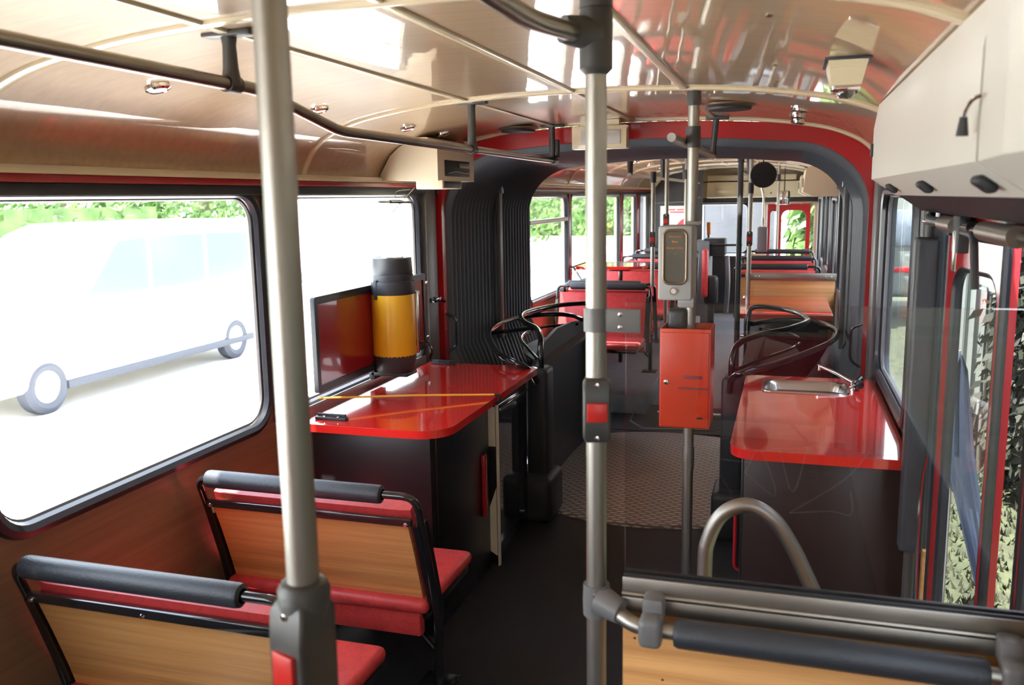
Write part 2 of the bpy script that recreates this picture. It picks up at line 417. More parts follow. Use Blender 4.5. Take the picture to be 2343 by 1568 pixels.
RF = [(6.9, 8.1, .905, 1.76, .1), (8.35, 9.4, .3, 1.7, .06), (9.7, 10.8, .905, 1.76, .1), (11.0, 12.0, .905, 1.76, .1), (12.3, 13.6, .1, 1.7, .06)]
side_wall('wall_right_front', 1, 6.46, 14.0, RF, m=m_greyb)
for h in RF: window(1, *h)
# pillars between the windows
def pillar(sx, y0, y1, m, z0=.88, z1=1.81, d=.022):
    g = G(); xa = sx * 1.18; g.box(min(xa, xa - sx * d), max(xa, xa - sx * d), y0, y1, z0, z1, .006); trim(g, m)
for a, b in ((7.885, 7.945), (9.15, 9.23), (10.48, 10.62), (11.68, 11.9), ): pillar(-1, a, b, m_redm)
pillar(-1, 2.955, 3.015, m_dgrey)
pillar(-1, 4.5, 4.64, m_castl, 0, 1.84, .035); pillar(1, 4.48, 4.66, m_castl, 0, 1.81, .035)
g = G(); g.box(-1.2, 1.2, Y0 - .05, Y0, -.05, 2.2)
obj('wall_back', g, m_cream, kind='structure')

# articulation arches (red bulkhead rings) and bellows
def arch(top, hw, rc, zb, n=14, sag=.035):
    # points from right bottom over the top to left bottom
    pts = [(hw, zb), (hw, 1.2)]
    r = rc
    for k in range(n + 1):
        a = PI / 2 * k / n
        pts.append((hw - r + r * math.cos(a) ** .9 if a < PI / 2 else hw - r, top - sag - r * .8 + r * .8 * math.sin(a)))
    w = hw - r
    for k in range(1, 12):
        x = w - 2 * w * k / 12; pts.append((x, top - sag * (x / w) ** 2))
    for k in range(n + 1):
        a = PI / 2 * (1 - k / n)
        pts.append((-(hw - r + r * math.cos(a) ** .9) if a < PI / 2 else -(hw - r), top - sag - r * .8 + r * .8 * math.sin(a)))
    pts += [(-hw, 1.2), (-hw, zb)]
    return pts
def ring(name, y0, y1, A, B, m):
    g = G(); loop = A + B[::-1]
    g.loft([[(x, y0, z) for x, z in loop], [(x, y1, z) for x, z in loop]], True, True)
    return obj(name, g, m, kind='structure')
ain = arch(2.045, 1.128, .42, 0)
aout = [(x * 1.2 / 1.128 if abs(x) > 1 else x * 1.03, z + .085) for x, z in ain]
aout = [(max(-1.2, min(1.2, x)), (z if i in (0, len(ain) - 1) else z)) for i, (x, z) in enumerate(aout)]
aout[0] = (1.2, 0); aout[-1] = (-1.2, 0)
ring('trim_arch_rear', 4.68, 4.74, aout, ain, m_redp)
ring('trim_arch_front', 6.42, 6.47, aout, arch(2.055, 1.135, .36, 0), m_redp)
# bellows: zig-zag folds
for y in (4.70, 6.43):
    for s_ in (-1, 1):
        g = G(); g.box(min(s_ * .66, s_ * 1.2), max(s_ * .66, s_ * 1.2), y, y + .03, -.05, .14); g.prism([(s_ * .80, y, .14), (s_ * 1.2, y, .14), (s_ * 1.2, y, .9), (s_ * 1.15, y, .86), (s_ * 1.1, y, .74), (s_ * .98, y, .55), (s_ * .86, y, .30)], (0, .03, 0)); trim(g, m_rub)
def bellows():
    g = G(); rings = []
    nf, sub = 25, 6; n = nf * sub; step = (6.42 - 4.74) / n
    for k in range(n + 1):
        d = -.05 * abs(math.sin(PI * k / sub)) ** .8
        a = arch(2.055 + d, 1.155 + d, .42, .02)
        # lower sides lean in towards the guard rails
        low_r = [(.74, .18 + d), (.84, .36 + d), (1.0, .60 + d), (1.12 + d, .78), (1.155 + d, .86)]
        b = low_r + a[1:-1] + [(-x, z) for x, z in low_r[::-1]]
        rings.append([(x, 4.74 + k * step, z) for x, z in b])
    g.loft(rings, closed=False)
    o = obj('bellows', g, m_bel, label='dark grey pleated rubber bellows joining the two bus halves', cat='bellows', smooth=60)
    return o
bel = bellows()
for s in (-1, 1):
    g = G(); g.box(s * 1.075 - .014, s * 1.075 + .014, 5.54, 5.60, .82, 1.80, .006); g.box(s * 1.06 - .012, s * 1.06 + .012, 5.545, 5.595, 1.78, 1.86, .006)
    obj('centre_frame_strip', g, m_castl, bel, label='pale metal strip of the middle frame')

# ------------------------------------------------------------------ benches
def bench(label, cat='bench seat', short=False):
    # two-seat bench facing +Y, origin on the floor below the top grip, symmetric about x = 0
    t = empty('transit_bench', (0, 0, 0), label, cat)
    hw = .40
    # back follows a gentle curve: (y, z)
    bc = [(.0, .835), (.035, .728), (.075, .62), (.115, .50), (.145, .40)]
    g = G(); pl = []
    for d in (0, .016):
        pl.append([(y + d, z) for y, z in bc[1:]])
    loop = pl[0] + pl[1][::-1]
    g.loft([[(-hw + .03, y, z) for y, z in loop], [(hw - .045, y, z) for y, z in loop]], True, True)
    obj('back_panel', g, m_wood, t)
    g = G(); cu = [(y + .018, z) for y, z in [(.024, .772)] + bc[1:]]; cf = [(y + .065, z) for y, z in [(.03, .792)] + bc[1:]]
    loop = cu + cf[::-1]
    g.loft([[(x, y + (0 if abs(x) < hw - .05 else .008 * (1 if i < len(cu) else -1)), z) for i, (y, z) in enumerate(loop)] for x in (-hw + .025, -hw + .06, 0, hw - .075, hw - .04)], True, True)
    c = obj('back_cushion', g, m_vinyl, t)
    g = G(); g.box(-hw + .01, hw - .02, .10, .56, .385, .435, .022, 3); g.box(-hw + .03, hw - .05, .118, .16, .30, .40, .008)
    obj('seat_cushion', g, m_vinyl, t)
    g = G(); g.box(-hw + .03, hw - .03, .14, .54, .355, .387, .008); obj('seat_pan', g, m_blk, t)
    g = G(); g.box(-hw + .015, hw - .025, .018, .036, .726, .752, .004); obj('top_rail', g, m_blk, t)
    # frame hoop
    path = [(-hw, .16, .30), (-hw, .115, .50), (-hw, .035, .745), (-hw, .0, .835), (hw, .0, .835), (hw, .035, .745), (hw, .115, .50), (hw, .16, .30)]
    g = G(); g.tube(fillet(path, .07, 6), .0125, 12); obj('frame', g, m_blk, t)
    for s in (-1, 1):
        g = G(); lp = [(y - .012, z) for y, z in bc[1:]] + [(y + .06, z) for y, z in bc[1:]][::-1]
        xs = s * (hw - .012)
        g.loft([[(xs - .012, y, z) for y, z in lp], [(xs + .010, y, z) for y, z in lp]], True, True)
        obj('side_cheek', g, m_blk, t)
    g = G(); g.lathe([(.02, -.36), (.028, -.355), (.030, -.345), (.030, .275), (.028, .285), (.018, .29)], (0, 0, .835), (1, 0, 0), 24); obj('hand_grip', g, m_foam, t)
    for x in (-hw + .03, -.02, hw - .045):
        g = G(); g.lathe([(0, .007), (.005, .006), (.008, 0)], (x, .019, .734), (0, -1, 0), 12); obj('bolt', g, m_chrome, t)
    g = G(); g.tube(fillet([(hw - .08, .35, .36), (hw - .08, .33, .0)], .01), .018, 10); g.box(hw - .15, hw - .02, .27, .40, 0, .012, .003)
    obj('leg', g, m_blk, t)
    g = G(); g.tube([(hw - .08, .34, .12), (hw - .30, .34, .36)], .010, 8); obj('brace', g, m_blk, t)
    return t
proto = bench('wooden-backed red bench nearest the camera on the left, cut off by the photo edge')
proto.location = (-.73, 1.65, .005)
# label, x, y, z, rotation
spots = [
 ('wooden-backed red bench just behind the left red counter', -.73, 2.40, 0, 0),
 ('red bench facing the camera behind the left black guard rails', -.73, 7.33, .16, PI),
 ('wooden-backed bench standing back to back with the camera-facing red bench on the left', -.73, 7.55, .16, 0),
 ('red bench facing the camera just beyond the red side table', -.73, 9.0, .20, PI),
 ('wooden-backed bench back to back with the bench beyond the red side table', -.73, 9.2, .20, 0),
 ('left bench second from the driver cab, red cushion towards the camera', -.73, 10.5, .20, PI),
 ('left bench nearest the driver cab, red cushion towards the camera', -.73, 11.42, .21, PI),
 ('right bench with wooden back showing just above the low wooden partition', .66, 9.0, .205, 0),
 ('right bench, second row beyond the low wooden partition, red back facing the camera', .66, 10.2, .205, PI),
 ('right bench, third row beyond the low wooden partition, red back facing the camera', .66, 11.4, .205, PI),
]
benches = [proto]
for lb, x, y, z, rz in spots:
    c = copy_tree(proto); c.location = (x, y, z); c.rotation_euler = (0, 0, rz); c['label'] = lb; benches.append(c)
for b_, gname in zip(benches, ['benches on the left of the rear half'] * 2 + ['benches on the left of the front half'] * 6 + ['benches on the right of the front half'] * 3): b_['group'] = gname
# rear benches behind the camera, seen only in reflections
for x in (-.73, .66):
    c = copy_tree(proto); c.location = (x, -2.4, .1); c.rotation_euler = (0, 0, 0); c['label'] = 'red bench at the very back of the bus, %s side' % ('left' if x < 0 else 'right'); c['group'] = 'rear row benches'
# podiums under the front benches
g = G(); g.box(-1.18, -.30, 6.9, 9.55, 0, .16, .01); g.box(-1.18, -.30, 9.55, 11.5, 0, .20, .01); obj('trim_podium_left', g, m_floorg, kind='structure')
g = G(); g.box(.30, 1.18, 8.1, 11.6, 0, .205, .01); obj('trim_podium_right', g, m_floorg, kind='structure')

g = G(); g.lathe([(0, .006), (.018, .006), (.022, .003), (.024, 0)], (-1.18, 1.52, .66), (1, 0, 0), 20); obj('wall_plug', g, m_rub, label='round black plug in the wooden wall beside the nearest bench', cat='plug')
# ------------------------------------------------------------------ left counter
t = empty('counter_cabinet', (-.85, 3.7, 0), 'black cabinet under the left red worktop, red handle on its aisle side', 'cabinet')
g = G(); g.box(-1.17, -.555, 3.06, 3.76, 0, .838, .004); obj('body', g, m_dark, t)
g = G(); g.box(-.557, -.545, 3.10, 3.70, .06, .82, .003); d = obj('door', g, m_dark, t)
g = G(); g.box(-.545, -.528, 3.615, 3.655, .31, .60, .005); obj('handle', g, m_redp, d, label='flat red handle')
t = empty('display_fridge', (-.85, 4.05, 0), 'small black fridge with a glass door at the far end of the left counter', 'fridge')
g = G(); g.box(-1.12, -.585, 3.80, 4.36, .0, .80, .006); obj('body', g, m_dark, t)
g = G(); f = lambda u, v: (-.58, u, v)
g.plate(rrect(3.81, 4.35, .03, .79, .01, f), [rrect(3.86, 4.30, .08, .70, .02, f)], (.035, 0, 0)); d = obj('door', g, m_blk, t)
g = G(); g.box(-.566, -.560, 3.85, 4.31, .07, .71); obj('door_glass', g, mat('dark_fridge_glass', (.02, .022, .025), .05, coat=1), d)
g = G(); g.box(-.55, -.528, 3.86, 4.32, .745, .762, .004); g.box(-.58, -.54, 3.90, 3.92, .745, .76); g.box(-.58, -.54, 4.26, 4.28, .745, .76); obj('handle', g, m_chrome, d, label='chrome bar handle')
t = empty('cream_board', (-.56, 3.775, .0), 'thin cream board edge between the black cabinet and the fridge', 'board')
g = G(); g.box(-.60, -.515, 3.771, 3.786, .015, .80, .002); obj('sheet', g, m_dark, t)
g = G(); g.box(-.522, -.513, 3.766, 3.788, .01, .80, .001); obj('edge_strip', g, m_cream, t)
g = G(); g.box(-.59, -.525, 3.767, 3.772, .60, .79, .001); g.prism([(-.59, 3.767, .10), (-.525, 3.767, .06), (-.525, 3.767, .40), (-.56, 3.767, .30), (-.59, 3.767, .26)], (0, .004, 0)); obj('paper_sheet', g, m_cream, t)
def slab(name, loop2, z0, z1, holes, m, **k):
    g = G(); g.plate([(x, y, z0) for x, y in loop2], [[(x, y, z0) for x, y in h] for h in holes], (0, 0, z1 - z0))
    me = obj(name, g, m, smooth=35, **k)
    bv = me.modifiers.new('bevel', 'BEVEL'); bv.width = .006; bv.segments = 3; bv.limit_method = 'ANGLE'; bv.angle_limit = math.radians(50)
    return me
q = lambda u, v: (u, v)
slab('worktop', rrect(-1.10, -.475, 3.01, 4.37, (.05, .01, .01, .13), q, 8), .838, .870, [], m_red, label='glossy red worktop on the left, with a yellow cord stretched across it', cat='worktop')
for y, lb in ((3.10, 'small black bracket on the near edge of the left red worktop'), (4.335, 'small black bracket at the far corner of the left red worktop')):
    t = empty('worktop_bracket', (-.99, y, .870), lb, 'bracket', 'brackets on the left worktop')
    g = G(); g.box(-1.07, -.93, y - .018, y + .012, .870, .882, .003); g.box(-1.07, -.94, y + .004, y + .012, .870, .892, .003); obj('plate', g, m_rub, t)
    for x in (-1.03, -.97):
        g = G(); g.lathe([(.007, 0), (.007, .003), (0, .006)], (x, y - .006, .882), n=10); obj('screw', g, m_chrome, t)
# ledge under the window
g = G(); g.box(-1.18, -1.155, 3.04, 4.46, .84, .895, .004); obj('trim_ledge', g, m_alu, kind='structure')
# red window guards
for (a, b, c), lb in zip(((3.215, 3.80, 0), (3.855, 4.40, 0)), ('dark red guard panel in a black frame, the one nearer the camera', 'dark red guard panel in a black frame behind the yellow dispenser')):
    t = empty('window_guard', (-1.14, (a + b) / 2, .95), lb, 'guard panel', 'red guard panels on the left window')
    f = lambda u, v: (-1.142, u, v)
    g = G(); g.plate(rrect(a, b, .945, 1.355, .012, f, 3), [rrect(a + .028, b - .028, .975, 1.322, .004, f, 2)], (.02, 0, 0)); obj('frame', g, m_seal, t)
    g = G(); g.box(-1.138, -1.128, a + .025, b - .025, .97, 1.325); obj('panel', g, m_redm, t)
    g = G()
    for z in (1.0, 1.3): g.box(-1.165, -1.12, b - .012, b + .03, z - .012, z + .012, .003)
    obj('clip', g, m_steel, t)
# bungee cord
g = G(); g.tube([(-1.13, 3.22, .925), (-.80, 3.44, .905), (-.472, 3.62, .886)], .0045, 8)
tt = obj('elastic_cord', g, m_bung, label='yellow elastic cord stretched across the left red worktop', cat='cord')
g = G(); g.tube(spline([(-.475, 3.618, .886), (-.455, 3.63, .88), (-.46, 3.635, .85), (-.475, 3.63, .84)], 4), .007, 8); obj('hook', g, m_rub, tt)
# airpot
t = empty('drinks_dispenser', (-1.035, 3.80, .935), 'yellow insulated drinks dispenser with dark grey top by the left window', 'drinks dispenser')
c0 = (-1.035, 3.80, .935)
g = G(); g.lathe([(0, .0), (.088, .0), (.095, .01), (.100, .06), (.103, .085), (0, .085)], c0); obj('base', g, m_dgrey, t)
g = G(); g.lathe([(.102, .08), (.1035, .09), (.1035, .375), (.101, .385), (0, .385)], c0, n=48); obj('body', g, m_yel, t)
g = G(); g.lathe([(.104, .375), (.106, .385), (.104, .435), (.096, .44), (.098, .465), (.094, .47), (.096, .475), (.092, .545), (.085, .548), (.08, .545), (.0, .545)], c0, n=48); obj('top', g, m_dgrey, t)
g = G(); g.lathe([(0, .550), (.05, .550), (.055, .545)], c0); obj('lid_disc', g, m_steel, t)
g = G(); g.box(-.945, -.925, 3.83, 3.85, 1.02, 1.32, .003); g.box(-.99, -.925, 3.84, 3.86, 1.30, 1.32); obj('wall_bracket', g, m_steel, t)
g = G(); g.box(-1.15, -1.12, 3.74, 3.86, .90, .985, .004); g.box(-1.14, -.95, 3.74, 3.86, .918, .937, .004); obj('shelf_bracket', g, m_rub, t)
g = G(); g.tube(spline([(-.94, 3.86, 1.07), (-.90, 3.88, 1.06), (-.885, 3.89, 1.02), (-.90, 3.9, .98)], 5), .008, 8); g.box(-.955, -.93, 3.83, 3.87, 1.05, 1.09, .004); obj('tap', g, m_blk, t)
g = G(); g.box(-1.09, -1.07, 3.70, 3.715, 1.29, 1.38, .004); obj('latch', g, m_dgrey, t)
# small clamp on the pillar
t = empty('spring_clamp', (-1.13, 4.56, 1.14), 'small black clamp fixed to the silver pillar at the left window', 'clamp')
g = G(); g.box(-1.147, -1.11, 4.51, 4.60, 1.18, 1.205, .004); g.tube([(-1.12, 4.50, 1.195), (-1.10, 4.47, 1.215)], .007, 8); g.tube([(-1.12, 4.58, 1.19), (-1.10, 4.62, 1.175)], .009, 8); obj('jaw', g, m_blk, t)
for sx, lb in ((-1, 'thin black grab handle on the left edge of the bellows arch'), (1, 'thin black grab handle on the right edge of the bellows arch')):
    g = G(); x = sx * 1.125; g.tube(fillet([(x, 4.70, 1.09), (x - sx * .05, 4.72, 1.07), (x - sx * .05, 4.72, .90), (x, 4.70, .87)], .03), .007, 8)
    obj('grab_rail', g, m_blk, label=lb, cat='handle', group='handles on the bellows arch')

# ------------------------------------------------------------------ right counter with sink
t = empty('sink_cabinet', (.88, 3.75, 0), 'dark brown cabinet under the right red worktop with the sink', 'cabinet')
g = G(); g.box(.63, 1.175, 3.10, 4.36, .0, .835, .004); obj('body', g, m_brown, t)
g = G(); g.box(.618, .632, 3.16, 4.30, .06, .82, .003); d = obj('door', g, m_dark, t)
g = G(); g.tube(fillet([(.63, 3.2, .62), (.60, 3.2, .61), (.60, 3.2, .37), (.63, 3.2, .36)], .015), .007, 8); obj('handle', g, m_redp, d, label='red bow handle')
so_ = rrect(.668, 1.028, 4.02, 4.27, .05, q, 6)
slab('worktop', rrect(.578, 1.165, 3.055, 4.39, (.01, .05, .09, .01), q, 8), .835, .870, [rrect(.675, 1.02, 4.027, 4.263, .045, q, 6)], m_red, label='glossy red worktop on the right, holding the steel sink', cat='worktop')
t = empty('sink', (.85, 4.14, .76), 'rectangular stainless steel sink let into the right red worktop', 'sink')
g = G(); Rg = []
for ins, z in ((-.012, .8705), (-.010, .876), (.0, .877), (.006, .872), (.012, .855), (.03, .79), (.06, .775)):
    Rg.append([(x, y, z) for x, y in rrect(.672 + ins, 1.024 - ins, 4.024 + ins, 4.266 - ins, .048, q, 6)])
g.loft(Rg, True, False); g.b.faces.new([g.b.verts.new(p) for p in Rg[-1]]); obj('basin', g, m_steel, t)
g = G(); g.lathe([(.0, .002), (.018, .002), (.022, 0)], (.85, 4.14, .776)); obj('drain', g, m_chrome, t)
t = empty('tap', (1.06, 4.18, .870), 'chrome tap with a black knob behind the sink', 'tap')
g = G(); g.lathe([(.022, 0), (.022, .006), (.014, .01), (.014, .03), (0, .032)], (1.06, 4.18, .870)); obj('base', g, m_chrome, t)
g = G(); g.tube([(1.06, 4.18, .895), (.99, 4.24, .925), (.915, 4.30, .945)], [.012, .010, .009], 12); g.cyl((.915, 4.30, .95), (.915, 4.30, .925), .012); obj('spout', g, m_chrome, t)
g = G(); g.lathe([(0, -.025), (.018, -.02), (.022, 0), (.018, .02), (0, .025)], (1.075, 4.13, .898), (.3, -1, .1), 20); obj('knob', g, m_blk, t)
g = G(); g.cyl((1.065, 4.16, .895), (1.09, 4.19, .915), .016); obj('knob_back', g, m_blk, t)

# ------------------------------------------------------------------ guard rails at the joint
for sx, side in ((1, 'right'), (-1, 'left')):
    t = empty('joint_guard_rail', (sx * .52, 4.55, 0), 'black tubular guard rail basket on the %s of the turntable' % side, 'guard rail', 'guard rails beside the turntable')
    P = lambda pts: [(sx * x, y, z) for x, y, z in pts]
    g = G(); g.tube(spline(P([(.50, 4.50, .80), (.505, 4.50, .93), (.53, 4.60, .99), (.62, 4.84, 1.0), (.76, 5.07, 1.0), (.865, 5.35, 1.0), (.875, 5.58, 1.0), (.80, 5.88, 1.0), (.66, 6.06, 1.0), (.545, 6.12, .99), (.515, 6.10, .93), (.51, 6.08, .78)]), 7), .0165, 12); obj('upper_bow', g, m_blk, t)
    g = G(); g.tube(spline(P([(.50, 4.40, .78), (.515, 4.32, .86), (.57, 4.26, .905), (.70, 4.40, .92), (.86, 4.72, .93), (1.0, 5.12, .93), (1.05, 5.5, .93), (.99, 5.82, .93), (.86, 5.97, .93), (.70, 5.96, .93), (.55, 5.75, .93)]), 7), .0165, 12); obj('lower_bow', g, m_blk, t)
    g = G(); g.tube(spline(P([(.52, 4.55, .86), (.66, 4.80, .885), (.80, 5.12, .89), (.84, 5.4, .89), (.78, 5.66, .89), (.60, 5.80, .89)]), 7), .009, 10); obj('inner_bow', g, m_blk, t)
    for a, b in (((.62, 4.88, 1.0), (.98, 5.05, .93)), ((.80, 5.9, 1.0), (.97, 5.85, .93))):
        g = G(); g.tube(P([a, b]), .011, 8); obj('strut', g, m_blk, t)
    # flat infill behind the bows
    g = G(); fill = spline([(.53, 4.62, 0), (.64, 4.85, 0), (.78, 5.1, 0), (.84, 5.4, 0), (.80, 5.66, 0), (.68, 5.85, 0), (.53, 5.95, 0)], 6)
    g.prism([(sx * p.x, p.y, .80) for p in fill], (0, 0, .012)); obj('infill', g, m_rub, t)
    # vertical board curving round the turntable
    g = G(); b0 = [(.575, 4.60), (.60, 4.9), (.615, 5.3), (.615, 5.7), (.60, 6.1), (.57, 6.35)]
    if sx < 0: zt = [.80, .90, .935, .92, .88, .84]
    else: zt = [.80, .88, .90, .90, .88, .86]
    ib = [(sx * x, y) for x, y in b0]; ob = [(sx * (x + .02), y) for x, y in b0]
    g.loft([[(ib[i][0], ib[i][1], .0), (ob[i][0], ob[i][1], .0), (ob[i][0], ob[i][1], zt[i]), (ib[i][0], ib[i][1], zt[i])] for i in range(len(ib))], True, True)
    obj('side_board', g, m_rub, t)
    g = G(); g.box(min(sx * .455, sx * .575), max(sx * .455, sx * .575), 4.44, 4.60, .0, .84, .025, 3); obj('post_cover', g, m_rub, t)
    g = G(); g.box(min(sx * .42, sx * .64), max(sx * .42, sx * .64), 4.36, 4.66, .0, .26, .04, 3); obj('post_foot', g, m_rub, t)
    g = G(); g.box(min(sx * .51, sx * .58), max(sx * .51, sx * .58), 6.08, 6.3, 0, .8, .02); obj('far_post', g, m_rub, t)

# ------------------------------------------------------------------ poles and rails
def collar(g, x, y, z, r=.029, h=.06): g.lathe([(.02, -h / 2), (r, -h / 2), (r + .001, 0), (r, h / 2), (.02, h / 2)], (x, y, z), n=20)
def button_box(parent, x, y, z, rz, w=.05, s=1.0):
    Mx = Matrix.Translation((x, y, z)) @ Matrix.Rotation(rz, 4, 'Z')
    g = G()
    # housing wraps the pole, its face bulges towards -Y
    sec = [(-.5, 0), (-.5, -.7), (.5, -.7), (.5, 0), (.42, .55), (-.42, .55)]
    zs = [(-.062, .78, .72), (-.052, 1, .9), (-.028, 1, 1.0), (-.022, 1.0, 1.0), (.022, 1, 1.0), (.028, 1, 1.0), (.052, 1, .9), (.062, .78, .72)]
    rings = []
    for (h, a, b) in zs:
        rr_ = []
        for (u, v) in sec: rr_.append(Mx @ Vector((u * w * a * 1.12, v * .05 * (b if v < 0 else a), h * s)))
        rings.append(rr_)
    g.loft(rings, True, True)
    bx = obj('button_housing', g, m_cast, parent)
    bv = bx.modifiers.new('bevel', 'BEVEL'); bv.width = .004; bv.segments = 2
    g = G(); g.box(-.019, .019, -.041, -.030, -.018 * s, .018 * s, .002, M=Mx); obj('push_button', g, m_redbtn, bx, label='red stop button')
    for h in (-.051, .051):
        g = G(); g.lathe([(.005, 0), (.0045, .002), (0, .003)], Mx @ Vector((0, -.032, h * s)), Mx.to_3x3() @ Vector((0, -1, 0)), 12); obj('screw', g, m_chrome, bx)
# near left pole
t = empty('grab_pole', (.187, .905, 0), 'thick brushed metal pole at the left, out of focus and nearest the camera', 'pole')
g = G(); g.cyl((.187, .905, 0), (.187, .905, pz(.187) + .01), .020, n=32); obj('tube', g, m_alu, t)
button_box(t, .187, .905, 1.175, -.35, .056, 1.4)
g = G(); g.lathe([(.0205, -.02), (.031, -.015), (.033, .02), (.028, .03), (.0205, .032)], (.187, .905, 1.252), n=24); obj('upper_collar', g, m_cast, t)
# centre pole
PXc, PYc = .413, 1.60
t = empty('grab_pole', (PXc, PYc, 0), 'brushed metal pole in the centre that carries the glass partition, with stop button box', 'pole')
g = G(); g.cyl((PXc, PYc, 0), (PXc, PYc, pz(.41) + .01), .0195, n=32); obj('tube', g, m_alu, t)
button_box(t, PXc, PYc, 1.352, .25, .046)
g = G(); g.lathe([(.02, -.06), (.030, -.05), (.030, .045), (.026, .06), (.02, .062)], (PXc, PYc, 2.025), n=24)
g.tube([(PXc, PYc, 2.035), (PXc - .05, PYc - .045, 2.04)], [.032, .024], 20); obj('tee_fitting', g, m_cast, t)
g = G(); g.lathe([(.02, -.02), (.030, -.018), (.028, .03), (.02, .035)], (PXc, PYc, pz(.41) - .03), n=24); obj('ceiling_socket', g, m_cast, t)
# glass clamp
g = G(); g.lathe([(.0205, -.022), (.0235, -.022), (.0235, .022), (.0205, .022)], (PXc, PYc, 1.523), n=24)
g.box(PXc + .015, PXc + .085, PYc - .012, PYc - .006, 1.501, 1.545, .002); cl = obj('glass_clamp', g, m_castl, t)
for z in (1.511, 1.535):
    g = G(); g.lathe([(.004, 0), (.004, .002), (0, .003)], (PXc + .048, PYc - .012, z), (0, -1, 0), 10); obj('screw', g, m_chrome, cl)
g = G(); g.lathe([(.0205, -.032), (.026, -.032), (.027, 0), (.026, .032), (.0205, .032)], (PXc, PYc, .965), n=24)
g.tube([(PXc + .01, PYc - .01, .968), (PXc + .055, PYc - .03, .958)], [.03, .024], 16); cl = obj('rail_clamp', g, m_castl, t)
for dx, dz in ((.0, .016), (.0, -.016), (.028, -.014)):
    g = G(); g.lathe([(.0035, 0), (.0035, .002), (0, .003)], (PXc + dx + .003, PYc - .027 - dx * .35, .968 + dz), (0, -1, 0), 10); obj('screw', g, m_chrome, cl)
# overhead rail joining the centre pole
t = empty('ceiling_rail', (.36, 1.2, 2.02), 'grey overhead rail bending down to the centre pole at the top of the photo', 'hand rail')
g = G(); g.tube(fillet([(PXc - .03, PYc - .03, 2.035), (.355, 1.38, 2.025), (.33, 1.15, 2.04), (.28, .75, 2.04), (.28, -.2, 2.04)], .06), .0165, 16); obj('tube', g, m_aluc, t)
g = G(); g.box(.262, .298, -.1, -.06, 2.04, pz(.28) + .005, .004); obj('hanger', g, m_cast, t)
# left overhead rail
t = empty('ceiling_rail', (-.45, 2.5, 1.95), 'long grey overhead rail hanging from the ceiling on the left', 'hand rail')
g = G(); g.tube(fillet([(-.45, -1.5, 2.018), (-.45, 1.86, 2.012), (-.45, 2.25, 1.942), (-.45, 4.66, 1.942)], .05), .015, 16); obj('tube', g, m_aluc, t)
for i, (y, zr) in enumerate(((-.9, 2.015), (1.755, 2.012), (3.335, 1.942), (4.58, 1.942))):
    zc = pz(.45)
    g = G(); g.tube([(-.45, y, zr), (-.45, y, zr + .035), (-.45, y, zc - .03), (-.45, y, zc - .008)], [.021, .016, .014, .017], 12, sy=1.1)
    g.box(-.51, -.385, y - .02, y + .02, zc - .012, zc + .002, .004); g.lathe([(.016, -.022), (.0195, -.022), (.0195, .022), (.016, .022)], (-.45, y, zr), (0, 1, 0), 16)
    obj('hanger', g, m_cast, t)
g = G(); g.box(-.432, -.412, 4.56, 4.60, 1.955, 2.05, .006); obj('strap_loop', g, m_rub, t)
# third pole with ticket machines
PX3, PY3 = .415, 3.28
t = empty('grab_pole', (PX3, PY3, 0), 'grey metal pole behind the glass carrying the display box and the red ticket box', 'pole')
g = G(); g.cyl((PX3, PY3, 0), (PX3, PY3, pz(.41) + .01), .020, n=24); obj('tube', g, m_alu, t)
g = G(); collar(g, PX3, PY3, 2.09, .025, .05); obj('ceiling_socket', g, m_cast, t)
g = G(); collar(g, PX3, PY3, 1.955, .026, .075); obj('collar', g, m_cast, t)
g = G(); collar(g, PX3, PY3, .76, .0225, .09); obj('low_sleeve', g, m_alu, t)
t = empty('rail_stub', (.46, 3.6, 1.9), 'short bright overhead rail beside the third pole, hanging near the arch', 'hand rail')
g = G(); g.tube([(.372, 3.0, 1.94), (.385, 4.56, 1.94)], .015, 12); obj('tube', g, m_alu, t)
g = G(); g.tube([(.385, 4.50, 1.94), (.387, 4.50, 1.97), (.40, 4.5, 2.118)], [.02, .015, .016], 10); g.box(.35, .46, 4.48, 4.52, 2.112, 2.128, .003); obj('hanger', g, m_cast, t)
t = empty('display_box', (.38, 3.19, 1.375), 'grey metal ticket validator box with rounded window, upper one on the pole', 'ticket validator')
x0, x1, ya, yb, z0, z1 = .311, .432, 3.15, 3.30, 1.378, 1.643
g = G(); g.box(x0, x1 - .0, ya, yb, z0, z1, .008, 3); obj('case', g, m_grey, t)
f = lambda u, v: (u, ya - .003, v)
g = G(); g.tube(rrect(.331, .412, 1.438, 1.628, .022, f, 6), .0048, 8, closed=True); obj('bezel', g, mat('bronze_bezel', (.22, .16, .10), .35, metal=.6), t)
g = G(); g.prism(rrect(.333, .410, 1.440, 1.626, .020, f, 6), (0, .002, 0)); sc = obj('screen', g, mat('dull_screen', (.085, .08, .068), .08, coat=.8), t)
rx = Matrix.Rotation(PI / 2, 4, 'X')
for s_, z, h in (('Fahrschein', 1.606, .0105), ('Bitte', 1.588, .012), ('Stempel drück.', 1.566, .0098), ('!', 1.545, .012)):
    text('lettering', s_, h, (.3715, ya - .0045, z), rx, m_led, t)
g = G(); g.lathe([(.0, .004), (.009, .004), (.010, .0)], (.368, ya - .004, 1.412), (0, -1, 0)); obj('push_button', g, m_white, t)
g = G(); g.lathe([(.0105, .0), (.0105, .006), (.014, .006), (.016, 0)], (.368, ya, 1.412), (0, -1, 0)); obj('button_ring', g, m_chrome, t)
g = G(); g.box(x1 - .001, x1 + .002, ya + .02, yb - .02, z0 + .01, z1 - .01); g.box(.37, .43, 3.25, 3.32, 1.34, 1.38, .006); g.box(.40, .445, 3.24, 3.32, 1.642, 1.656, .003); obj('mount', g, m_grey, t)
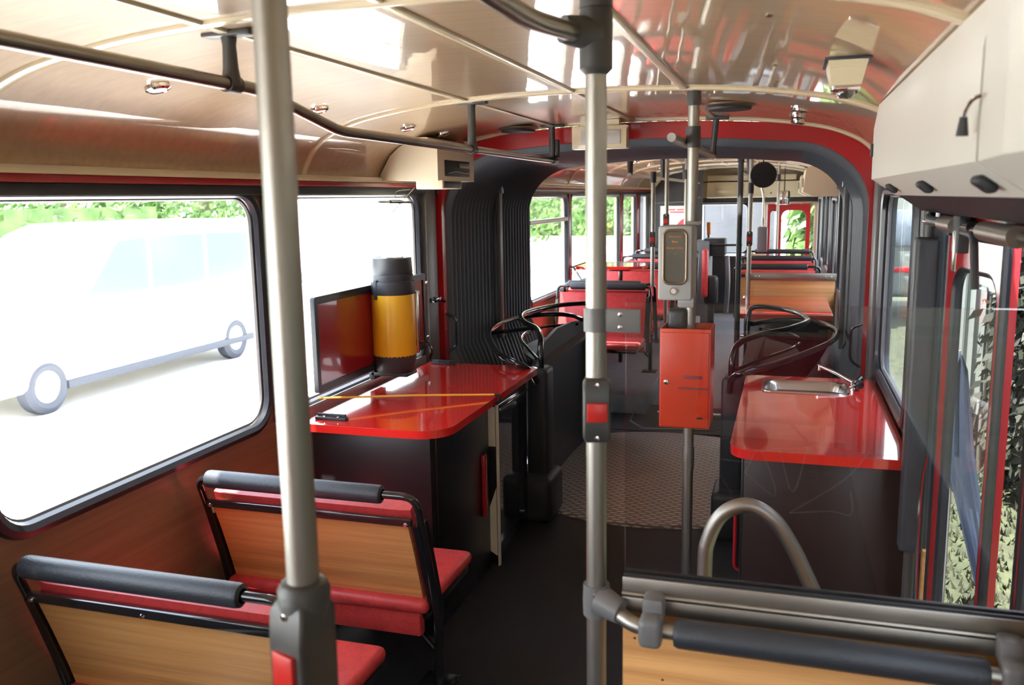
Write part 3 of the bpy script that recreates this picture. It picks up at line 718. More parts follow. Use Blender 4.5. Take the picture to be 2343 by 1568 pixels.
t = empty('ticket_box', (.41, 3.2, .905), 'orange-red metal ticket box, lower one on the pole behind the glass', 'ticket box')
g = G(); x0, x1, ya, yb, z0, z1 = .320, .502, 3.155, 3.33, .908, 1.275
for a in ((x0, x1, ya, ya + .008, z0, z1), (x0, x1, yb - .006, yb, z0, z1 + .0), (x0, x0 + .006, ya, yb, z0, z1), (x1 - .006, x1, ya, yb, z0, z1), (x0, x1, ya, yb, z0, z0 + .008), (x0, x1, ya, yb, z1 - .12, z1 - .114)): g.box(*a, .003)
obj('case', g, m_orange, t)
g = G(); g.box(x0 + .005, x1 - .005, ya - .004, ya + .002, z0 + .004, z1 - .012, .004, 3); dd = obj('door', g, m_orange, t)
g = G(); g.box(x0 + .07, x1 - .004, ya - .006, ya - .003, 1.055, 1.062); g.box(x0 + .085, x0 + .155, ya - .006, ya - .003, 1.094, 1.105, .001); obj('label_strip', g, mat('faded_strip', (.22, .03, .05), .5), dd)
g = G(); g.lathe([(.009, 0), (.009, .005), (.006, .007), (0, .007)], (x0 + .026, ya - .004, 1.080), (0, -1, 0), 16); obj('lock', g, m_chrome, dd)
g = G(); g.box(x1 - .045, x1 - .025, ya - .006, ya - .003, .945, .953); obj('slot', g, m_rub, dd)
g = G(); g.box(.335, .40, 3.24, 3.30, 1.26, 1.335, .015, 3); obj('ink_unit', g, m_dgrey, t)
g = G(); g.tube([(PX3, PY3, 1.0), (PX3, PY3, 1.18)], .0235, 16); obj('pole_clamp', g, m_cast, t)

# ------------------------------------------------------------------ partition on the right
t = empty('partition', (.82, 1.6, 0), 'wooden partition with a glass screen on top, lower right of the photo', 'partition')
g = G(); g.box(.466, 1.178, 1.595, 1.62, .06, .975, .003); p_ = obj('wood_panel', g, m_wood, t)
for x, z in ((.49, .895), (.545, .815), (1.0, .8), (.52, .958)):
    g = G(); g.lathe([(.0028, 0), (.0022, .001), (0, .0012)], (x, 1.5955, z), (0, -1, 0), 10); obj('rivet', g, m_rub, p_)
g = G(); g.box(.466, 1.178, 1.583, 1.632, .955, .985, .002); g.box(.466, 1.178, 1.590, 1.597, .985, 1.022, .002); g.box(.466, 1.178, 1.619, 1.626, .985, 1.022, .002)
g.tube([(.466, 1.588, .990), (1.178, 1.588, .990)], .005, 8)
obj('channel', g, m_chan, t)
g = G(); g.box(.467, 1.178, 1.598, 1.602, 1.018, 1.026); g.box(.467, 1.178, 1.612, 1.62, 1.018, 1.028); obj('gasket', g, m_rub, t)
g = G(); g.box(.468, 1.176, 1.604, 1.611, .99, 1.556, .0008); gp = obj('glass_pane', g, m_part, t, smooth=0)
# scratches cut into the glass, as fine raised strokes
sc_m = mat('scratch_white', (.16, .14, .13), .6)
scr = [[(.60, 1.30), (.66, 1.215), (.665, 1.20)], [(.66, 1.31), (.60, 1.29), (.63, 1.27), (.70, 1.265)], [(.69, 1.245), (.745, 1.205), (.715, 1.29), (.69, 1.245)], [(.75, 1.29), (.775, 1.215), (.80, 1.315)],
       [(.77, 1.175), (.86, 1.245), (.90, 1.30)], [(.77, 1.175), (.84, 1.185), (.875, 1.182), (.872, 1.225)], [(.66, 1.195), (.74, 1.18)]]
g = G()
for st in scr: g.tube([(x, 1.6036, z) for x, z in spline([(a, b, 0) for a, b in st], 4) and [(p.x, p.y) for p in spline([(a, b, 0) for a, b in st], 4)]], .00022, 4)
obj('scratches', g, sc_m, gp)
g = G(); g.tube(fillet([(PXc + .04, PYc - .025, .958), (.50, 1.545, .945), (1.165, 1.535, .945)], .04), .0155, 16); obj('rail', g, m_alu, t)
g = G(); g.lathe([(.016, 0), (.024, .002), (.0275, .01), (.0275, .515), (.024, .525), (.016, .527)], (.572, 1.5405, .945), (1, -.01, 0), 28); obj('hand_grip', g, m_foam, t)
for x in (.530, 1.135):
    g = G(); g.box(x - .022, x + .022, 1.512, 1.562, .918, .975, .012, 3); g.box(x - .02, x + .02, 1.55, 1.596, .95, 1.0, .008); obj('rail_bracket', g, m_castl, t)
# U shaped bar
g = G(); g.tube(spline([(.572, 2.2, .0), (.572, 2.2, .40), (.573, 2.2, .78), (.580, 2.2, .87), (.615, 2.2, .943), (.675, 2.2, .972), (.735, 2.2, .945), (.78, 2.2, .885), (.83, 2.2, .785), (.97, 2.2, .48), (1.12, 2.2, .16), (1.18, 2.2, .03)], 8), .0195, 16)
obj('hoop_rail', g, m_alu, label='silver hoop shaped hand rail standing behind the glass partition', cat='hand rail')

# ------------------------------------------------------------------ ceiling fittings
lights = [(-.90, 2.07), (-.86, 2.87), (-.885, 3.70), (-.885, 4.12), (-.89, 4.52), (.78, 3.87), (.775, 4.20), (.78, 4.52)]
lb = ['left ceiling spotlight nearest the camera, above the left overhead rail', 'left ceiling spotlight partly behind the left overhead rail bend', 'left ceiling spotlight, first of the three before the bellows', 'left ceiling spotlight, middle of the three before the bellows', 'left ceiling spotlight closest to the bellows, beside the rail hanger',
      'nearest of the three spotlights in the right ceiling', 'middle of the three spotlights in the right ceiling', 'farthest of the three spotlights in the right ceiling']
def spot(x, y, label, group):
    z = pz(x); sl = math.atan2(pz(abs(x) + .03) - pz(abs(x) - .03), .06); ax = Vector((math.sin(sl) * (1 if x > 0 else -1), 0, -math.cos(sl)))
    t = empty('ceiling_spotlight', (x, y, z), label, 'ceiling light', group)
    g = G(); g.lathe([(.024, .010), (.026, .012), (.034, .008), (.036, -.004)], (x, y, z), ax, 28); obj('ring', g, m_chrome, t)
    g = G(); g.lathe([(0, .006), (.02, .009), (.025, .010)], (x, y, z), ax, 20); obj('lens', g, m_lamp, t)
    return t
for (x, y), l_ in zip(lights, lb): spot(x, y, l_, 'small round ceiling spotlights')
for i in range(6): spot(-.75, 7.2 + i * .95, ['first', 'second', 'third', 'fourth', 'fifth', 'sixth'][i] + ' spotlight from the bellows in the left ceiling of the front half', 'small round ceiling spotlights')
for (x, y, l_) in ((-.60, 4.46, 'left round black ceiling speaker before the bellows'), (.505, 3.82, 'right round black ceiling speaker beside the pole'), (-.3, 8.6, 'round black ceiling speaker in the front half')):
    t = empty('ceiling_speaker', (x, y, pz(x)), l_, 'speaker', 'round ceiling speakers'); z = pz(x)
    g = G(); g.lathe([(.085, 0), (.105, -.004), (.108, -.012), (.088, -.020), (.084, -.018)], (x, y, z + .002), n=40); obj('rim', g, m_chan, t)
    g = G(); g.lathe([(0, -.030), (.06, -.030), (.086, -.027), (.090, -.018)], (x, y, z), n=32); obj('grille', g, m_rub, t)
    g = G(); g.box(x - .008, x + .008, y - .003, y + .003, z - .028, z - .019); obj('badge', g, m_castl, t)
for x, y, l_ in ((-.18, 4.50, 'cream lamp box on the ceiling behind the centre pole'),):
    t = empty('lamp_box', (x, y, 2.0), l_, 'ceiling light')
    g = G(); g.box(-.32, -.038, 4.48, 4.56, 1.99, 2.105, .004); g.box(-.28, -.08, 4.5, 4.56, 2.10, 2.135); obj('case', g, m_trim, t)
    g = G(); g.box(-.272, -.068, 4.474, 4.482, 2.012, 2.082, .003); obj('diffuser', g, m_lamp, t)
t = empty('ceiling_camera', (.872, 2.2, 1.985), 'cream wedge shaped fixture with a dark glass eye on the right ceiling', 'ceiling fixture')
g = G()
def fr(y, z, hw): return [(.872 - hw, y, z), (.872 + hw, y, z)]
lo = [(.838, 2.30, 2.003), (.906, 2.30, 2.003), (.906, 2.39, 2.003), (.838, 2.39, 2.003)]
hi = [(.828, 2.26, 2.06), (.917, 2.26, 2.055), (.917, 2.42, 2.055), (.828, 2.42, 2.06)]
g.loft([lo, hi], True, True); g.box(.832, .912, 2.27, 2.41, 2.04, 2.078); obj('case', g, m_trim, t)
g = G(); g.box(.820, .925, 2.25, 2.43, 2.056, 2.063, .002); obj('seam_rim', g, m_dgrey, t)
g = G(); g.box(.840, .904, 2.30, 2.385, 1.990, 2.004, .004); obj('bezel', g, m_chrome, t)
g = G(); g.lathe([(0, -.016), (.015, -.014), (.022, -.004), (.022, 0)], (.873, 2.34, 1.990), n=20); obj('eye', g, mat('eye_glass', (.05, .045, .04), .05, coat=1), t)
for y in (2.62, 3.0, 3.35, 1.9, 1.45):
    g = G(); g.lathe([(.006, .004), (.008, -.002), (0, -.004)], (.70, y, pz(.70)), n=10); obj('ceiling_screw', g, m_chan, label='small screw head in the right ceiling panel', cat='screw', group='screws in the right ceiling panel')

# cream box on the left above the window
t = empty('driver_box', (-1.0, 4.2, 1.81), 'cream box with an open slot fixed above the left window by the bellows', 'control box')
sec = lambda y: [(-1.165, y, 1.845), (-.86, y, 1.838), (-.86, y, 1.985)] + [(-.86 - .05 * k, y, pz(-.86 - .05 * k) - .003 - .06 * max(0, 1 - k / 2) ** 2) for k in (1, 2, 3, 4, 5)] + [(-1.165, y, 1.87)]
g = G(); g.loft([sec(3.98), sec(4.49)], True, True); obj('case', g, m_cream, t)
g = G(); g.box(-.864, -.857, 4.07, 4.42, 1.862, 1.94, .003); obj('slot_recess', g, m_rub, t)
g = G(); g.tube(spline([(-.853, 4.10, 1.875), (-.85, 4.2, 1.885), (-.85, 4.32, 1.88), (-.853, 4.4, 1.883)], 4), .004, 6); g.box(-.857, -.85, 4.26, 4.40, 1.905, 1.93, .002); obj('lever', g, m_chan, t)
g = G(); g.box(-.985, -.845, 4.0, 4.26, 1.80, 1.842, .004); l2 = obj('lower_case', g, m_cream, t)
g = G(); g.box(-.848, -.842, 4.02, 4.24, 1.806, 1.836, .002); obj('small_display', g, m_dgrey, l2)
t = empty('window_antenna', (-1.12, 4.05, 1.72), 'small black antenna and thin wires at the top corner of the left window', 'antenna')
g = G(); g.tube([(-1.08, 3.78, 1.742), (-1.08, 4.16, 1.738)], .006, 8); g.tube([(-1.08, 3.90, 1.741), (-1.08, 4.03, 1.740)], .010, 8); obj('rod', g, m_blk, t)
g = G(); g.tube([(-1.08, 4.20, 1.81), (-1.07, 3.90, 1.69)], .0022, 6); g.tube(spline([(-1.08, 3.96, 1.745), (-1.08, 3.98, 1.79), (-1.085, 4.15, 1.80)], 4), .0018, 6); obj('wire', g, m_chan, t)

# door mechanism cover on the right
t = empty('door_mechanism_cover', (1.08, 2.2, 1.69), 'long off-white door mechanism cover along the right ceiling edge', 'mechanism cover')
sec = lambda y: [(1.0, y, 1.79), (1.0, y, 1.945), (1.012, y, pz(1.0) - .012), (1.16, y, pz(1.16)), (1.178, y, 1.74), (1.075, y, 1.738)]
g = G(); g.loft([sec(1.40), sec(3.06)], True, True); c_ = obj('shell', g, m_white, t)
for y in (2.78, 2.12, 1.50):
    g = G(); M_ = Matrix.Translation((1.034, y, 1.762)) @ Matrix.Rotation(math.radians(36), 4, 'Y'); g.box(-.018, .018, -.028, .028, -.012, .004, .008, 3, M=M_); obj('latch_knob', g, m_rub, c_)
g = G(); g.box(.992, 1.004, 3.04, 3.062, 1.86, 1.90, .003); obj('end_catch', g, m_rub, c_)
g = G(); g.loft([[(1.077, y, 1.737), (1.178, y, 1.737), (1.178, y, 1.685), (1.145, y, 1.69)] for y in (.45, 3.0)], True, True); obj('underside', g, m_rub, t)
t = empty('door_mechanism_cover', (1.05, .9, 1.69), 'off-white door mechanism cover cut off by the right edge of the photo, with a lever', 'mechanism cover')
sec2 = lambda y, d: [(1.0 - d, y, 1.79), (1.0 - d, y, 1.97), (1.0 - d * .5, y, 2.02), (1.16, y, pz(1.16)), (1.178, y, 1.74), (1.075, y, 1.74)]
g = G(); g.loft([sec2(.45, .0), sec2(1.15, .018), sec2(1.385, .0)], True, True); c_ = obj('shell', g, m_white, t, smooth=5)
g = G(); g.tube(spline([(.992, 1.33, 1.875), (.985, 1.36, 1.872), (.982, 1.385, 1.862), (.981, 1.40, 1.85)], 5), .0028, 8); lv = obj('lever_rod', g, m_chrome, c_)
g = G(); g.tube([(.981, 1.40, 1.852), (.981, 1.403, 1.826)], [.005, .0085], 10); obj('lever_knob', g, m_rub, lv)

# door drive under the cover
t = empty('door_drive', (1.15, 2.3, 1.58), 'black and silver door drive cylinders and rods hanging under the mechanism cover', 'door drive')
g = G(); g.tube([(1.155, 2.95, 1.66), (1.155, 2.25, 1.665)], .014, 12); g.tube([(1.155, 2.25, 1.66), (1.155, 1.65, 1.665)], .01, 12); obj('shaft', g, m_blk, t)
for a, b in ((2.62, 2.42), (2.10, 1.80)):
    g = G(); g.cyl((1.15, a, 1.664), (1.15, b, 1.664), .021, n=16); obj('cylinder', g, m_chan, t)
g = G(); g.box(1.14, 1.165, 2.33, 2.42, 1.60, 1.69, .004); obj('block', g, m_rub, t)
g = G(); g.box(1.137, 1.145, 2.36, 2.39, 1.555, 1.655, .002); obj('strap_plate', g, m_steel, t)
g = G(); g.tube(fillet([(1.15, 2.36, 1.65), (1.15, 2.20, 1.65), (1.155, 2.18, 1.53)], .03), .009, 10); obj('arm', g, m_rub, t)
# padded door post
t = empty('door_post', (1.165, 2.95, 0), 'dark padded post between the right window and the open door', 'post')
g = G(); g.cyl((1.158, 2.93, 0), (1.158, 2.93, 1.74), .017, n=16); obj('tube', g, m_cast, t)
g = G(); g.box(1.122, 1.192, 2.90, 2.965, .61, 1.612, .012, 3); obj('pad', g, m_dgrey, t)
g = G(); g.tube(fillet([(1.158, 2.93, 1.672), (1.13, 2.7, 1.668), (1.15, 2.6, 1.665)], .03), .013, 10); obj('elbow', g, m_cast, t)
g = G(); g.box(1.20, 1.215, 2.955, 2.98, 0, .60, .002); obj('wood_strip', g, m_wood, t, label='narrow light wood strip')

# folded door leaves
def leaf(label, p0, p1, z0=-.3, z1=1.62, rod=True):
    # red door leaf from p0 to p1 in plan
    a = Vector((*p0, 0)); b = Vector((*p1, 0)); u = (b - a); L = u.length; u.normalize(); nn = Vector((-u.y, u.x, 0))
    di[0] += 1
    root = empty('door_%d' % di[0], (*((a + b) / 2).xy, z0), label, None, kind='structure')
    f = lambda s, z: a + u * s + Vector((0, 0, z))
    g = G(); g.plate(rrect(0, L, z0, z1, .01, f, 2), [rrect(.06, L - .05, z0 + .12, z1 - .085, (.08, .08, .05, .05), f, 6)], nn * .03); obj('leaf', g, m_redp, root)
    g = G(); g.tube([p + nn * .015 for p in rrect(.06, L - .05, z0 + .12, z1 - .085, (.08, .08, .05, .05), f, 6)], .016, 8, closed=True); obj('seal', g, m_seal, root)
    g = G(); g.prism([p + nn * .012 for p in rrect(.06, L - .05, z0 + .12, z1 - .085, (.08, .08, .05, .05), f, 6)], nn * .005); obj('pane', g, m_glass, root, smooth=0)
    g = G(); g.tube([a + Vector((0, 0, z0)) + nn * .01, a + Vector((0, 0, z1)) + nn * .01], .016, 8); g.tube([b + Vector((0, 0, z0)), b + Vector((0, 0, z1))], .012, 8); obj('edge_rubber', g, m_seal, root)
    g = G(); g.tube([a + Vector((0, 0, z1)) + nn * .01, b + Vector((0, 0, z1))], .010, 8); obj('top_rail', g, m_blk, root)
    if rod:
        g = G(); g.tube(spline([f(.03, .95) - nn * .03, f(.025, .85) - nn * .04, f(.03, .6) - nn * .04, f(.035, .3) - nn * .03], 5), .005, 6); obj('pull_rod', g, m_chrome, root)
    return root
di = [0]
leaf('red folding door leaf', (1.205, 2.88), (1.268, 2.42))
leaf('red folding door leaf', (1.30, 2.26), (1.215, 1.70), rod=False)

# ------------------------------------------------------------------ front half furniture
# low partition with worktop on the right
t = empty('low_partition', (.74, 7.95, 0), 'low wooden partition with a grey metal top strip beyond the far red worktop', 'partition')
g = G(); g.box(.42, 1.15, 7.93, 7.955, .0, 1.01, .004); obj('wood_panel', g, m_wood, t)
g = G(); g.box(.41, 1.16, 7.915, 7.97, 1.01, 1.068, .004); st = obj('top_strip', g, m_chan, t)
for x in (.50, .53, 1.07, 1.12):
    g = G(); g.lathe([(.008, 0), (.006, .003), (0, .004)], (x, 7.915, 1.04), (0, -1, 0), 10); obj('screw', g, m_chrome, st)
slab('worktop', rrect(.40, 1.085, 6.68, 7.91, .02, q, 3), .835, .870, [], m_red, label='red worktop beyond the right guard rails in front of the low wooden partition', cat='worktop')
g = G(); g.box(.46, 1.06, 6.75, 7.90, 0, .835, .005); obj('worktop_cabinet', g, m_dark, label='dark cabinet under the far right red worktop', cat='cabinet')
# red side table on the left
t = empty('side_table', (-.80, 8.3, .16), 'small red table by the left windows between two benches', 'table')
g = G(); lp = rrect(-1.15, -.50, 8.05, 8.58, (.2, .02, .02, .2), q, 8); g.plate([(x, y, 1.075) for x, y in lp], [], (0, 0, .03)); obj('tabletop', g, m_red, t)
g = G(); g.cyl((-.76, 8.30, .16), (-.76, 8.30, 1.075), .02); g.box(-.86, -.66, 8.2, 8.4, 1.05, 1.075, .004); obj('pedestal', g, m_blk, t)
g = G(); g.tube([(-1.17, 7.95, 1.10), (-1.0, 8.15, 1.16)], .008, 6); g.tube([(-1.15, 7.98, 1.11), (-1.0, 7.75, .98)], .010, 6); obj('strut', g, m_castl, t)
# overhead rails and poles of the front half
t = empty('ceiling_rail', (-.40, 9, 1.92), 'pale overhead rail in the left of the front half', 'hand rail')
g = G(); g.tube([(-.45, 6.95, 1.915), (-.45, 12.6, 1.915)], .015, 12); obj('tube', g, m_alu, t)
for y in (7.0, 8.9, 10.8):
    g = G(); g.tube([(-.45, y, 1.915), (-.45, y, 2.12)], [.02, .03], 10); obj('hanger', g, m_rub, t)
t = empty('ceiling_rail', (.42, 9, 1.92), 'overhead rail in the right of the front half', 'hand rail')
g = G(); g.tube([(.33, 8.2, 1.94), (.33, 12.6, 1.94)], .015, 12); obj('tube', g, m_alu, t)
for y in (8.25, 10.0):
    g = G(); g.tube([(.33, y, 1.94), (.33, y, 2.13)], [.02, .03], 10); obj('hanger', g, m_rub, t)
def pole(x, y, z0, z1, label, m=m_alu, btn=None, r=.0175, top=None):
    t = empty('grab_pole', (x, y, z0), label, 'pole', 'poles in the front half')
    g = G(); g.cyl((x, y, z0), (x, y, z1), r, n=16); obj('tube', g, m, t)
    if btn:
        button_box(t, x, y, btn, 0, .045)
    if top:
        g = G(); collar(g, x, y, top, .024, .09); obj('collar', g, m_rub, t)
    return t
pole(-.32, 7.36, .995, 1.915, 'thin pole rising from the grip of the camera-facing red bench', btn=1.39, top=1.90)
pole(-.26, 7.75, .0, 2.125, 'tall thin pole with a stop button just left of the display box', btn=1.53)
pole(-.22, 8.9, .2, 2.13, 'thin pole seen above the display box', top=1.95)
pole(.415, 6.62, 0, 2.06, 'dark grey pole at the far end of the bellows, right of the aisle', m=m_cast, top=2.02, r=.02)
pole(.44, 7.84, .0, 2.12, 'light pole beside the low wooden partition', top=1.80, btn=1.37)
pole(.43, 8.05, .0, 2.12, 'second light pole just behind the one at the low partition', top=1.78)
pole(.62, 11.9, .2, 2.1, 'far thin pole near the front door', top=1.95)
# round mirror
t = empty('round_mirror', (.555, 6.9, 1.88), 'round black mirror back hanging under the ceiling in the front half', 'mirror')
cm = Vector((.565, 6.9, 1.888)); axm = Vector((.12, -1, -.1))
g = G(); g.lathe([(0, .012), (.05, .010), (.092, .002), (.096, -.004), (.092, -.012), (0, -.014)], cm, axm, 40); obj('disc', g, m_mirror, t)
g = G(); g.tube([(.562, 6.92, 1.97), (.562, 6.92, 2.115)], .005, 8); g.cyl((.562, 6.92, 2.085), (.562, 6.92, 2.118), .006, .018); obj('stem', g, m_rub, t)
# white boxes on the right ceiling edge
for y, l_ in ((8.3, 'off-white door mechanism cover on the right just beyond the bellows'), (11.6, 'off-white door mechanism cover near the front door')):
    t = empty('door_mechanism_cover', (1.05, y, 1.70), l_, 'mechanism cover')
    sec = lambda yy: [(.87, yy, 1.76), (.89, yy, 1.965), (1.0, yy, 2.02), (1.16, yy, pz(1.16)), (1.178, yy, 1.72), (.96, yy, 1.715)]
    g = G(); g.loft([sec(y), sec(y + 1.3)], True, True); obj('shell', g, m_cream, t)
    g = G(); g.box(.864, .872, y + .1, y + .13, 1.80, 1.88, .003); obj('lever', g, m_rub, t)
# driver cab bulkhead
t = empty('driver_cab_partition', (-.75, 12.9, 0), 'dark driver cab bulkhead at the far left of the bus', 'partition')
g = G(); f = lambda u, v: (u, 12.9, v)
g.prism([(-1.17, 12.9, 0), (-.42, 12.9, 0), (-.42, 12.9, 2.10), (-.60, 12.9, 2.09), (-.85, 12.9, 2.05), (-1.0, 12.9, 1.98), (-1.1, 12.9, 1.86), (-1.17, 12.9, 1.7)], (0, .04, 0))
obj('bulkhead', g, m_dark, t)
g = G(); g.tube([(-1.15, 12.88, 1.64), (-.6, 12.88, 1.66), (-.45, 12.88, 1.72)], .008, 6); obj('trim_line', g, m_castl, t)
t = empty('poster', (-.75, 12.85, 1.2), 'white poster with a red shape on the driver cab bulkhead', 'poster')
g = G(); g.box(-1.02, -.52, 12.885, 12.897, 1.20, 1.60, .004); obj('sheet', g, m_paper, t)
m_pr = mat('poster_red', (.72, .10, .14), .6)
g = G(); g.prism([(p.x, 12.884, p.y) for p in spline([(-.80, 1.205, 0), (-.78, 1.32, 0), (-.71, 1.40, 0), (-.62, 1.43, 0), (-.54, 1.41, 0), (-.54, 1.205, 0)], 5)], (0, .002, 0)); obj('red_shape', g, m_pr, t)
g = G()
for i, (a, b, z) in enumerate(((-.92, -.80, 1.545), (-.78, -.68, 1.545), (-.66, -.55, 1.545), (-.88, -.60, 1.51))): g.box(a, b, 12.883, 12.886, z - .010, z + .008)
obj('text_lines', g, m_pr, t)
# front wall
g = G(); fx = lambda u, v: (u, 13.9, v)
g.plate([(-1.2, 13.9, .0), (1.2, 13.9, .0), (1.2, 13.9, 2.16), (-1.2, 13.9, 2.16)], [rrect(-1.12, .18, .85, 1.62, .1, fx, 4), rrect(.24, .40, .85, 1.70, .05, fx, 4), rrect(.44, 1.12, .10, 1.60, .04, fx, 3)], (0, .05, 0)); obj('wall_front', g, m_cream, kind='structure')
g = G(); g.box(-1.18, 1.18, 13.84, 13.905, 1.62, 1.70, .01); g.box(-1.18, 1.18, 13.86, 13.90, 1.93, 1.945); obj('trim_dash_top', g, m_rub, kind='structure')
t = empty('destination_cabinet', (.1, 13.7, 1.7), 'cream destination blind cabinet above the windscreen', 'cabinet')
g = G(); g.box(-.42, 1.16, 13.55, 13.85, 1.70, 1.93, .01); g.box(-.42, .85, 13.62, 13.85, 1.945, 2.03, .01); obj('case', g, m_cream, t)
g = G(); g.box(-.30, .12, 13.543, 13.552, 1.73, 1.90, .003); obj('hatch', g, m_trim, t)
g = G(); g.lathe([(.012, 0), (.010, .006), (0, .007)], (.50, 13.55, 1.76), (0, -1, 0), 10); obj('lock', g, m_rub, t)
win_i[0] += 1
t = empty('window_%d' % win_i[0], (0, 13.9, .85), kind='structure')
g = G(); g.tube(rrect(-1.12, .18, .85, 1.62, .1, fx, 4), .03, 8, closed=True); obj('seal', g, m_seal, t)
g = G(); g.prism(rrect(-1.12, .18, .85, 1.62, .1, fx, 4), (0, .006, 0)); obj('pane', g, m_glass, t, smooth=0)
# red front door frame
di[0] += 1
t = empty('door_%d' % di[0], (.75, 13.6, 0), kind='structure')
f = lambda u, v: (u, 13.6, v)
g = G(); g.plate(rrect(.46, 1.06, .05, 1.60, .01, f, 2), [rrect(.50, .60, .35, 1.50, (.07, .05, .02, .02), f, 5), rrect(.66, 1.0, .35, 1.505, (.1, .1, .03, .03), f, 5)], (0, .04, 0)); obj('leaf', g, m_redp, t)
g = G(); g.prism(rrect(.49, 1.02, .3, 1.52, .02, lambda u, v: (u, 13.62, v), 3), (0, .004, 0)); obj('pane', g, m_glass, t, smooth=0)
# dashboard, fare desk, wheel, driver seat
t = empty('dashboard', (-.4, 13.4, 0), 'black dashboard below the windscreen', 'dashboard')
g = G(); g.box(-1.15, .25, 13.3, 13.88, .0, .86, .03); obj('body', g, m_dark, t)
g = G(); g.box(-.50, -.14, 13.2, 13.5, .86, .98, .02); obj('instrument_hood', g, m_dark, t)
t = empty('fare_desk', (-.2, 11.9, 0), 'grey and black fare desk beside the driver in the aisle', 'desk')
g = G(); g.box(-.42, -.22, 11.7, 12.3, 0, 1.15, .02); obj('column', g, m_greyb, t)
g = G(); g.box(-.30, -.02, 11.8, 12.1, .95, 1.18, .02); obj('ticket_printer', g, m_rub, t)
g = G(); g.tube([(-.3, 11.75, 1.10), (.2, 11.75, 1.10)], .014, 8); obj('rail', g, m_blk, t)
g = G(); g.tube(spline([(0, 11.9, .2), (.02, 11.85, .6), (.0, 11.9, .95)], 4), .03, 8); obj('stem', g, m_castl, t)
t = empty('hanging_pouch', (.42, 9.0, 1.1), 'dark grey hanging case on the right of the aisle in front of the windscreen', 'case')
g = G(); g.box(.445, .55, 9.6, 9.66, 1.14, 1.41, .02); obj('body', g, m_greyb, t)
g = G(); g.tube([(.50, 9.63, 1.40), (.50, 9.63, 1.72), (.45, 9.63, 1.93)], .012, 8); g.tube([(.45, 9.63, 1.93), (.33, 9.63, 1.94)], .010, 8); g.cyl((.50, 9.63, 1.43), (.50, 9.63, 1.50), .018); obj('hanger', g, m_alu, t)
t = empty('driver_chair', (-.16, 10.6, 0), 'red and black driver seat edge behind the display box', 'seat')
g = G(); g.box(-.20, -.13, 10.5, 10.6, .55, 1.12, .03, 3); obj('backrest', g, m_vinyl, t)
g = G(); g.box(-.18, -.02, 10.55, 10.75, .45, .80, .05, 3); g.cyl((-.1, 10.65, .0), (-.1, 10.65, .5), .04); obj('base', g, m_rub, t)
t = empty('amber_lamp', (-.36, 13.4, .98), 'orange lamp standing on the dashboard hood under the windscreen', 'lamp')
g = G(); g.box(-.40, -.34, 13.35, 13.41, 1.16, 1.35, .015); obj('lens', g, mat('amber_lens', (.7, .18, .02), .2), t)
g = G(); g.box(-.385, -.355, 13.365, 13.395, .98, 1.17, .004); obj('mount', g, m_rub, t)
t = empty('interior_mirror', (.66, 12.8, 1.6), 'small bright rectangular mirror hanging by the front door', 'mirror')
g = G(); g.box(.62, .74, 12.78, 12.80, 1.60, 1.78, .015, 3, M=None); obj('glass', g, m_chrome, t)
g = G(); g.box(.615, .765, 12.80, 12.83, 1.595, 1.785, .015); g.tube([(.69, 12.82, 1.78), (.69, 12.82, 2.1)], .008, 6); obj('back', g, m_rub, t)

# ------------------------------------------------------------------ outside
g = G(); g.box(-60, 1.6, -40, 90, -.82, -.75); obj('ground_paving', g, m_conc, kind='structure')
g = G(); g.box(1.6, 60, -40, 90, -.80, -.73); obj('ground_grass', g, m_grass, kind='structure')
# bus skirt: outside skin under the floor so that the body reads as closed
# white van
t = empty('van', (-8.7, 10.0, -.75), 'white parked van seen overexposed through the left window', 'van')
X0, X1 = -9.6, -7.75
side = [(7.3, -.45), (7.3, .15), (7.55, .38), (8.75, .62), (9.5, 1.36), (9.95, 1.5), (12.7, 1.5), (12.95, 1.25), (13.05, -.45)]
g = G(); g.prism([(X0, y, z) for y, z in side], (X1 - X0, 0, 0)); bd = obj('body', g, m_van, t)
bv = bd.modifiers.new('bevel', 'BEVEL'); bv.width = .09; bv.segments = 4
for a in ([(9.0, .58), (9.62, 1.27), (10.15, 1.3), (10.15, .58)], [(10.25, .58), (10.25, 1.3), (11.4, 1.3), (11.4, .58)], [(11.5, .58), (11.5, 1.3), (12.6, 1.27), (12.7, .58)]):
    g = G(); g.prism([(X1 - .01, y, z) for y, z in a], (.02, 0, 0)); obj('side_window', g, m_vglass, t)
g = G(); g.prism([(X0 + .12, 8.82, .66), (X0 + .12, 9.44, 1.30), (X0 + .12, 9.40, 1.33), (X0 + .12, 8.78, .69)], (X1 - X0 - .24, 0, 0)); obj('windscreen', g, m_vglass, t)
for y in (8.25, 12.1):
    for x in (X1 - .1, X0 + .1):
        g = G(); g.lathe([(0, -.1), (.28, -.1), (.33, -.06), (.33, .08), (.26, .12), (.20, .1), (0, .1)], (x, y, -.42), (1 if x > -8.7 else -1, 0, 0), 28); w_ = obj('wheel', g, m_tyre, t)
        g = G(); g.lathe([(0, .125), (.06, .125), (.19, .108), (.2, .1)], (x, y, -.42), (1 if x > -8.7 else -1, 0, 0), 20); obj('hubcap', g, m_steel, w_)
g = G(); g.box(X1 - .02, X1 + .03, 8.55, 12.8, -.50, -.40, .01); obj('sill', g, m_tyre, t)
